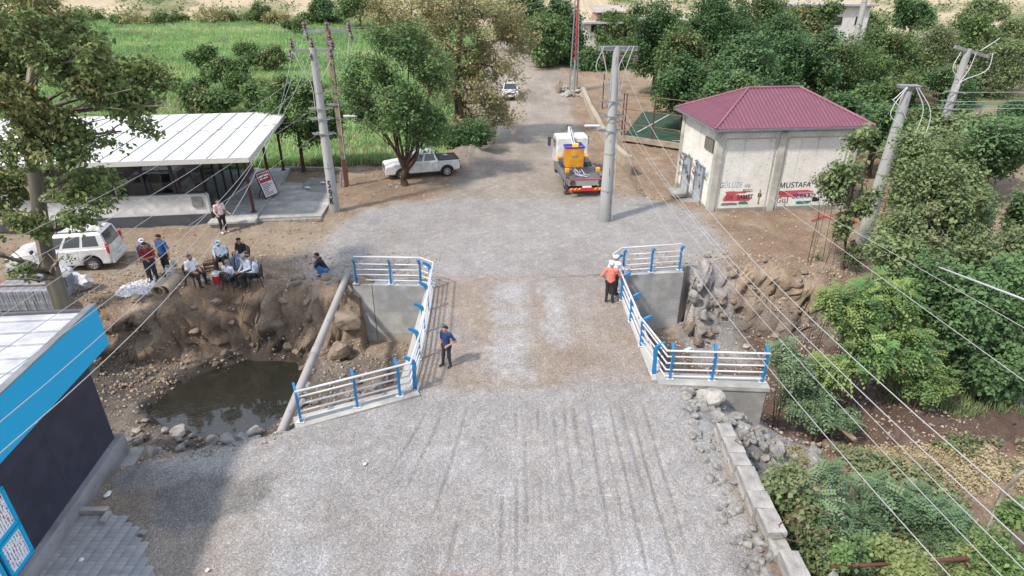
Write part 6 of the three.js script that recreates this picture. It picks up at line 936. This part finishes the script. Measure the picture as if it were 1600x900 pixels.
// ------------------------------------------------------------------ rough block wall on the right of the near gravel
{
  const t = thing('block_wall', 'rough grey stone block wall between the gravel and the garden', 'wall'), r = rng(404), bg = Array.from({ length: 5 }, (_, i) => { const g = new THREE.BoxGeometry(1, 1, 1, 4, 3, 3).toNonIndexed(), p = g.attributes.position; for (let k = 0; k < p.count; k++) { const q = V().fromBufferAttribute(p, k), n = .07; q.x += n * (fbm(q.y * 3 + i * 7, q.z * 3 + q.x, 2) - .5); q.y += n * 1.6 * (fbm(q.x * 3 + i * 5, q.z * 3 + q.y, 2) - .5); q.z += n * (fbm(q.x * 3 + i * 3 + q.z, q.y * 3, 2) - .5); p.setXYZ(k, q.x, q.y, q.z); } g.computeVertexNormals(); return uvBox(g); });
  const pth = z => pl([[-13.4, 5.78], [-11, 5.82], [-9, 5.9], [-7, 6.0]], z); let z = -13.4, i = 0; while (z < -7.2) { const L = rr(.42, .85, r); for (const [k, y, h] of [[0, -1.35, .62], [1, -.72, .62], [2, -.1, .6], [3, .3, .2]]) { if (k === 3 && r() < .25) continue; const m = new THREE.Mesh(bg[(i + k) % 5], M.blockW[(i * 3 + k) % 3]); m.name = 'block'; m.scale.set(.42 + rr(-.03, .05, r), h - .015, L - .015); m.position.set(pth(z + L / 2) + rr(-.02, .02, r), y + .0, z + L / 2 + (k % 2) * .02); m.rotation.y = -.02 + rr(-.03, .03, r); m.castShadow = m.receiveShadow = true; t.add(m); } z += L; i++; }
  const fr = thing('bent_rebar_frame', 'rusty bent wire frame hooked on the block wall top', 'rebar', [6.15, .25, -9.75]); obj('bar', [tube([V(-.2, .15, -.1), V(.1, .28, -.25), V(.5, .4, -.4), V(.95, .3, -.2)], .012), tube([V(-.2, .15, -.1), V(-.18, .1, .2), V(.05, .12, .3), V(.1, .28, -.25)], .012), tube([V(.1, .28, -.2), V(.6, .1, .1), V(1.1, .2, -.1)], .01)], M.rust, fr);
  const tw = thing('dry_twig', 'bare dry twig lying on the block wall end', 'twig', [5.85, .45, -12.6]); obj('stem', [limb([V(0, 0, 0), V(.3, .12, -.1), V(.75, .3, -.2)], .018, .005, 5), limb([V(.25, .1, -.08), V(.5, .1, .1), V(.7, .05, .2)], .012, .004, 5), limb([V(0, 0, 0), V(.2, -.02, .2), V(.45, .02, .3)], .014, .004, 5)], M.wood, tw);
}
{ // rusty pipe rail and stub at the bottom right, logs, dead trunk, hose
  const y = -.2, A = G(1297, 886, y), B = G(1440, 878, y), C2 = G(1512, 872, y), t = thing('rusty_rail', 'rusty steel pipe rail over the garden at the end of the block wall', 'rail'); obj('pipe', cyl(A, B, .04), M.rust, t); obj('pipe', cyl(B, C2, .045), M.rust, t); obj('leg', cyl(C2, V(C2.x + .12, height(C2.x, C2.z) - .1, C2.z + .2), .04), M.rust, t); obj('leg', cyl(B, V(B.x, height(B.x, B.z) - .1, B.z), .03), M.rust, t);
  const p = G(1312, 895, -.1), s = thing('concrete_stub', 'broken concrete stub holding the rusty rail', 'post', [p.x, -1.9, p.z]); obj('block', rock(55, .26, 1.0, .26, 3, .25).translate(0, .95, 0), M.conc, s);
  const dt = thing('dead_trunk', 'bare forked dead trunk leaning in the garden', 'tree'), b0 = G(1532, 865, -1.7), q = (u, v, yy) => G(u, v, yy); obj('trunk', limb([b0, q(1550, 815, -1.0), q(1568, 770, -.4), q(1600, 735, .1)], .09, .05, 8), M.barkPale, dt); obj('limbs', [limb([q(1510, 880, -1.7), q(1518, 840, -1.2), q(1528, 810, -.9)], .06, .03, 7), limb([q(1568, 770, -.4), q(1585, 762, -.2), q(1592, 765, -.1)], .03, .015, 6)], M.barkPale, dt);
  const l1 = tag(obj('fallen_log', cyl(G(1300, 662, -1.75), G(1336, 692, -1.75), .1, .08, 10), std([.42, .34, .25], .9, { map: barkMap })), 'pale fallen log on the bare soil below the feathery shrub', 'log'); l1.position.y += .1;
  for (const [u0, v0, u1, v1, lb] of [[1370, 742, 1430, 732, 'thin dark pole lying on the garden soil'], [1385, 715, 1450, 770, 'thin bent branch crossing the garden soil'], [1440, 715, 1482, 728, 'dry stick on the straw']]) tag(obj('stick', cyl(G(u0, v0, -1.6), G(u1, v1, -1.6), .022, .016, 6), M.wood), lb, 'stick');
  const hp = [[1268, 348], [1285, 341], [1296, 342], [1306, 350]].map(([u, v]) => gp(u, v, .12)); tag(obj('red_hose', tube(hp, .035, 7), M.red), 'red plastic hose arching over the dirt below the graffiti', 'hose'); tag(obj('red_hose', tube([[1325, 351], [1332, 346], [1338, 350]].map(([u, v]) => gp(u, v, .1)), .03, 7), M.red), 'short end of red hose beside the sapling', 'hose');
  for (const [u, v, c, lb, s] of [[511, 444, [.05, .3, .5], 'blue plastic scrap near the squatting man', .1], [1067, 328, [.1, .25, .6], 'blue scrap of litter on the gravel below the house', .1], [1075, 547, [.5, .65, .75], 'pale blue plastic bag in the river bed', .2], [128, 877, [.7, .7, .7], 'white paper scrap on the pavers', .08], [184, 822, [.75, .75, .75], 'white flat scrap at the paver edge', .09], [168, 775, [.66, .65, .6], 'pale stone slab piece on the soil by the kerb', .12], [325, 893, [.72, .72, .7], 'white scrap on the gravel', .07], [570, 727, [.6, .65, .68], 'white pebble on the gravel heap', .07], [505, 290, [.6, .6, .6], 'white plastic scrap on the apron patch', .22], [480, 298, [.6, .62, .62], 'second white plastic sheet on the apron patch', .25]]) { const o = tag(obj('litter', rock(u, s, s * .35, s * .7, 2, .6), std(c, .7)), lb, 'litter'); o.position.copy(gp(u, v, .05)); if (u === 505 || u === 480) o.position.y += .15; o.rotation.y = u; }
  const mp = thing('mast_boulder', 'dark stone block standing beside the lattice mast', 'stone', onGround(4.9, -66.2)); obj('block', rock(71, .5, .8, .5, 2, .2).translate(0, .5, 0), M.rockBrown, mp);
}
// ------------------------------------------------------------------ buildings on the hillside, green fence
function hillHouse(label, u, v, z, w, h, d, wallC, roof) {
  const p = Zp(u, v, z), gy = height(p.x, z), t = thing('hill_house', label, 'house', [p.x, p.y - h, z], .1), wm = std(wallC, .9, { map: plasterMap });
  obj('wall', box(0, (h - (p.y - h - gy + 1)) / 2, 0, w, h + (p.y - h - gy + 1), d), wm, t);
  for (let k = 0; k < Math.max(2, w / 2.2 | 0); k++) { const x = -w / 2 + (k + .5) * w / Math.max(2, w / 2.2 | 0), f = obj('window_frame', box(x, h * .62, d / 2 + .01, 1.0, 1.1, .08), M.whitePaint, t); obj('pane', box(x, h * .62, d / 2 + .055, .84, .94, .02), M.glassD, f); }
  obj('roof', roof === 'flat' ? box(0, h + .12, .1, w + .9, .25, d + .9, .02) : hexa([V(-w / 2 - .5, h + .1, d / 2 + .6), V(w / 2 + .5, h + .25, d / 2 + .6), V(w / 2 + .5, h + .35, d / 2 + .6), V(-w / 2 - .5, h + .2, d / 2 + .6)], [V(-w / 2 - .5, h + .8, -d / 2 - .5), V(w / 2 + .5, h + .9, -d / 2 - .5), V(w / 2 + .5, h + 1.0, -d / 2 - .5), V(-w / 2 - .5, h + .9, -d / 2 - .5)]), roof === 'flat' ? M.concPale : std([.46, .40, .35], .8, { map: grainMap }), t);
  obj('roof_beam', box(0, h + .02, d / 2 + .3, w + .3, .12, .12), M.wood, t); return t;
}
hillHouse('flat roofed white house half hidden by trees on the hillside', 1275, 8, -84, 10, 4.2, 7, [.70, .70, .70], 'flat');
hillHouse('small shed with sloping tin roof on the hillside behind the mast', 952, 20, -104, 4.5, 2.6, 4, [.48, .30, .24], 'tin');
hillHouse('pale stone house showing between the trees behind the pitch', 1035, 32, -90, 4.6, 3.4, 5, [.62, .58, .52], 'flat');
hillHouse('low whitewashed wall building below the tin shed', 938, 36, -98, 5, 1.6, 3, [.68, .67, .65], 'flat');
{
  const t = thing('wire_fence', 'green post and wire fence behind the T shaped pole', 'fence'), gm = std([.10, .2, .14], .6), pts = [];
  for (let i = 0; i < 6; i++) { const x = 27 + i * 4.4, z = -48.5 + i * .25, y = height(x, z); pts.push([x, y, z]); obj('post', box(x, y + 1.6, z, .1, 3.6, .1), gm, t); }
  for (let i = 1; i < 6; i++) for (const y of [.5, 1.4, 2.3, 3.2]) obj('crossbar', bar(V(pts[i - 1][0], pts[i - 1][1] + y, pts[i - 1][2]), V(pts[i][0], pts[i][1] + y, pts[i][2]), .05, .05), gm, t);
}
renderer.render(scene, camera);
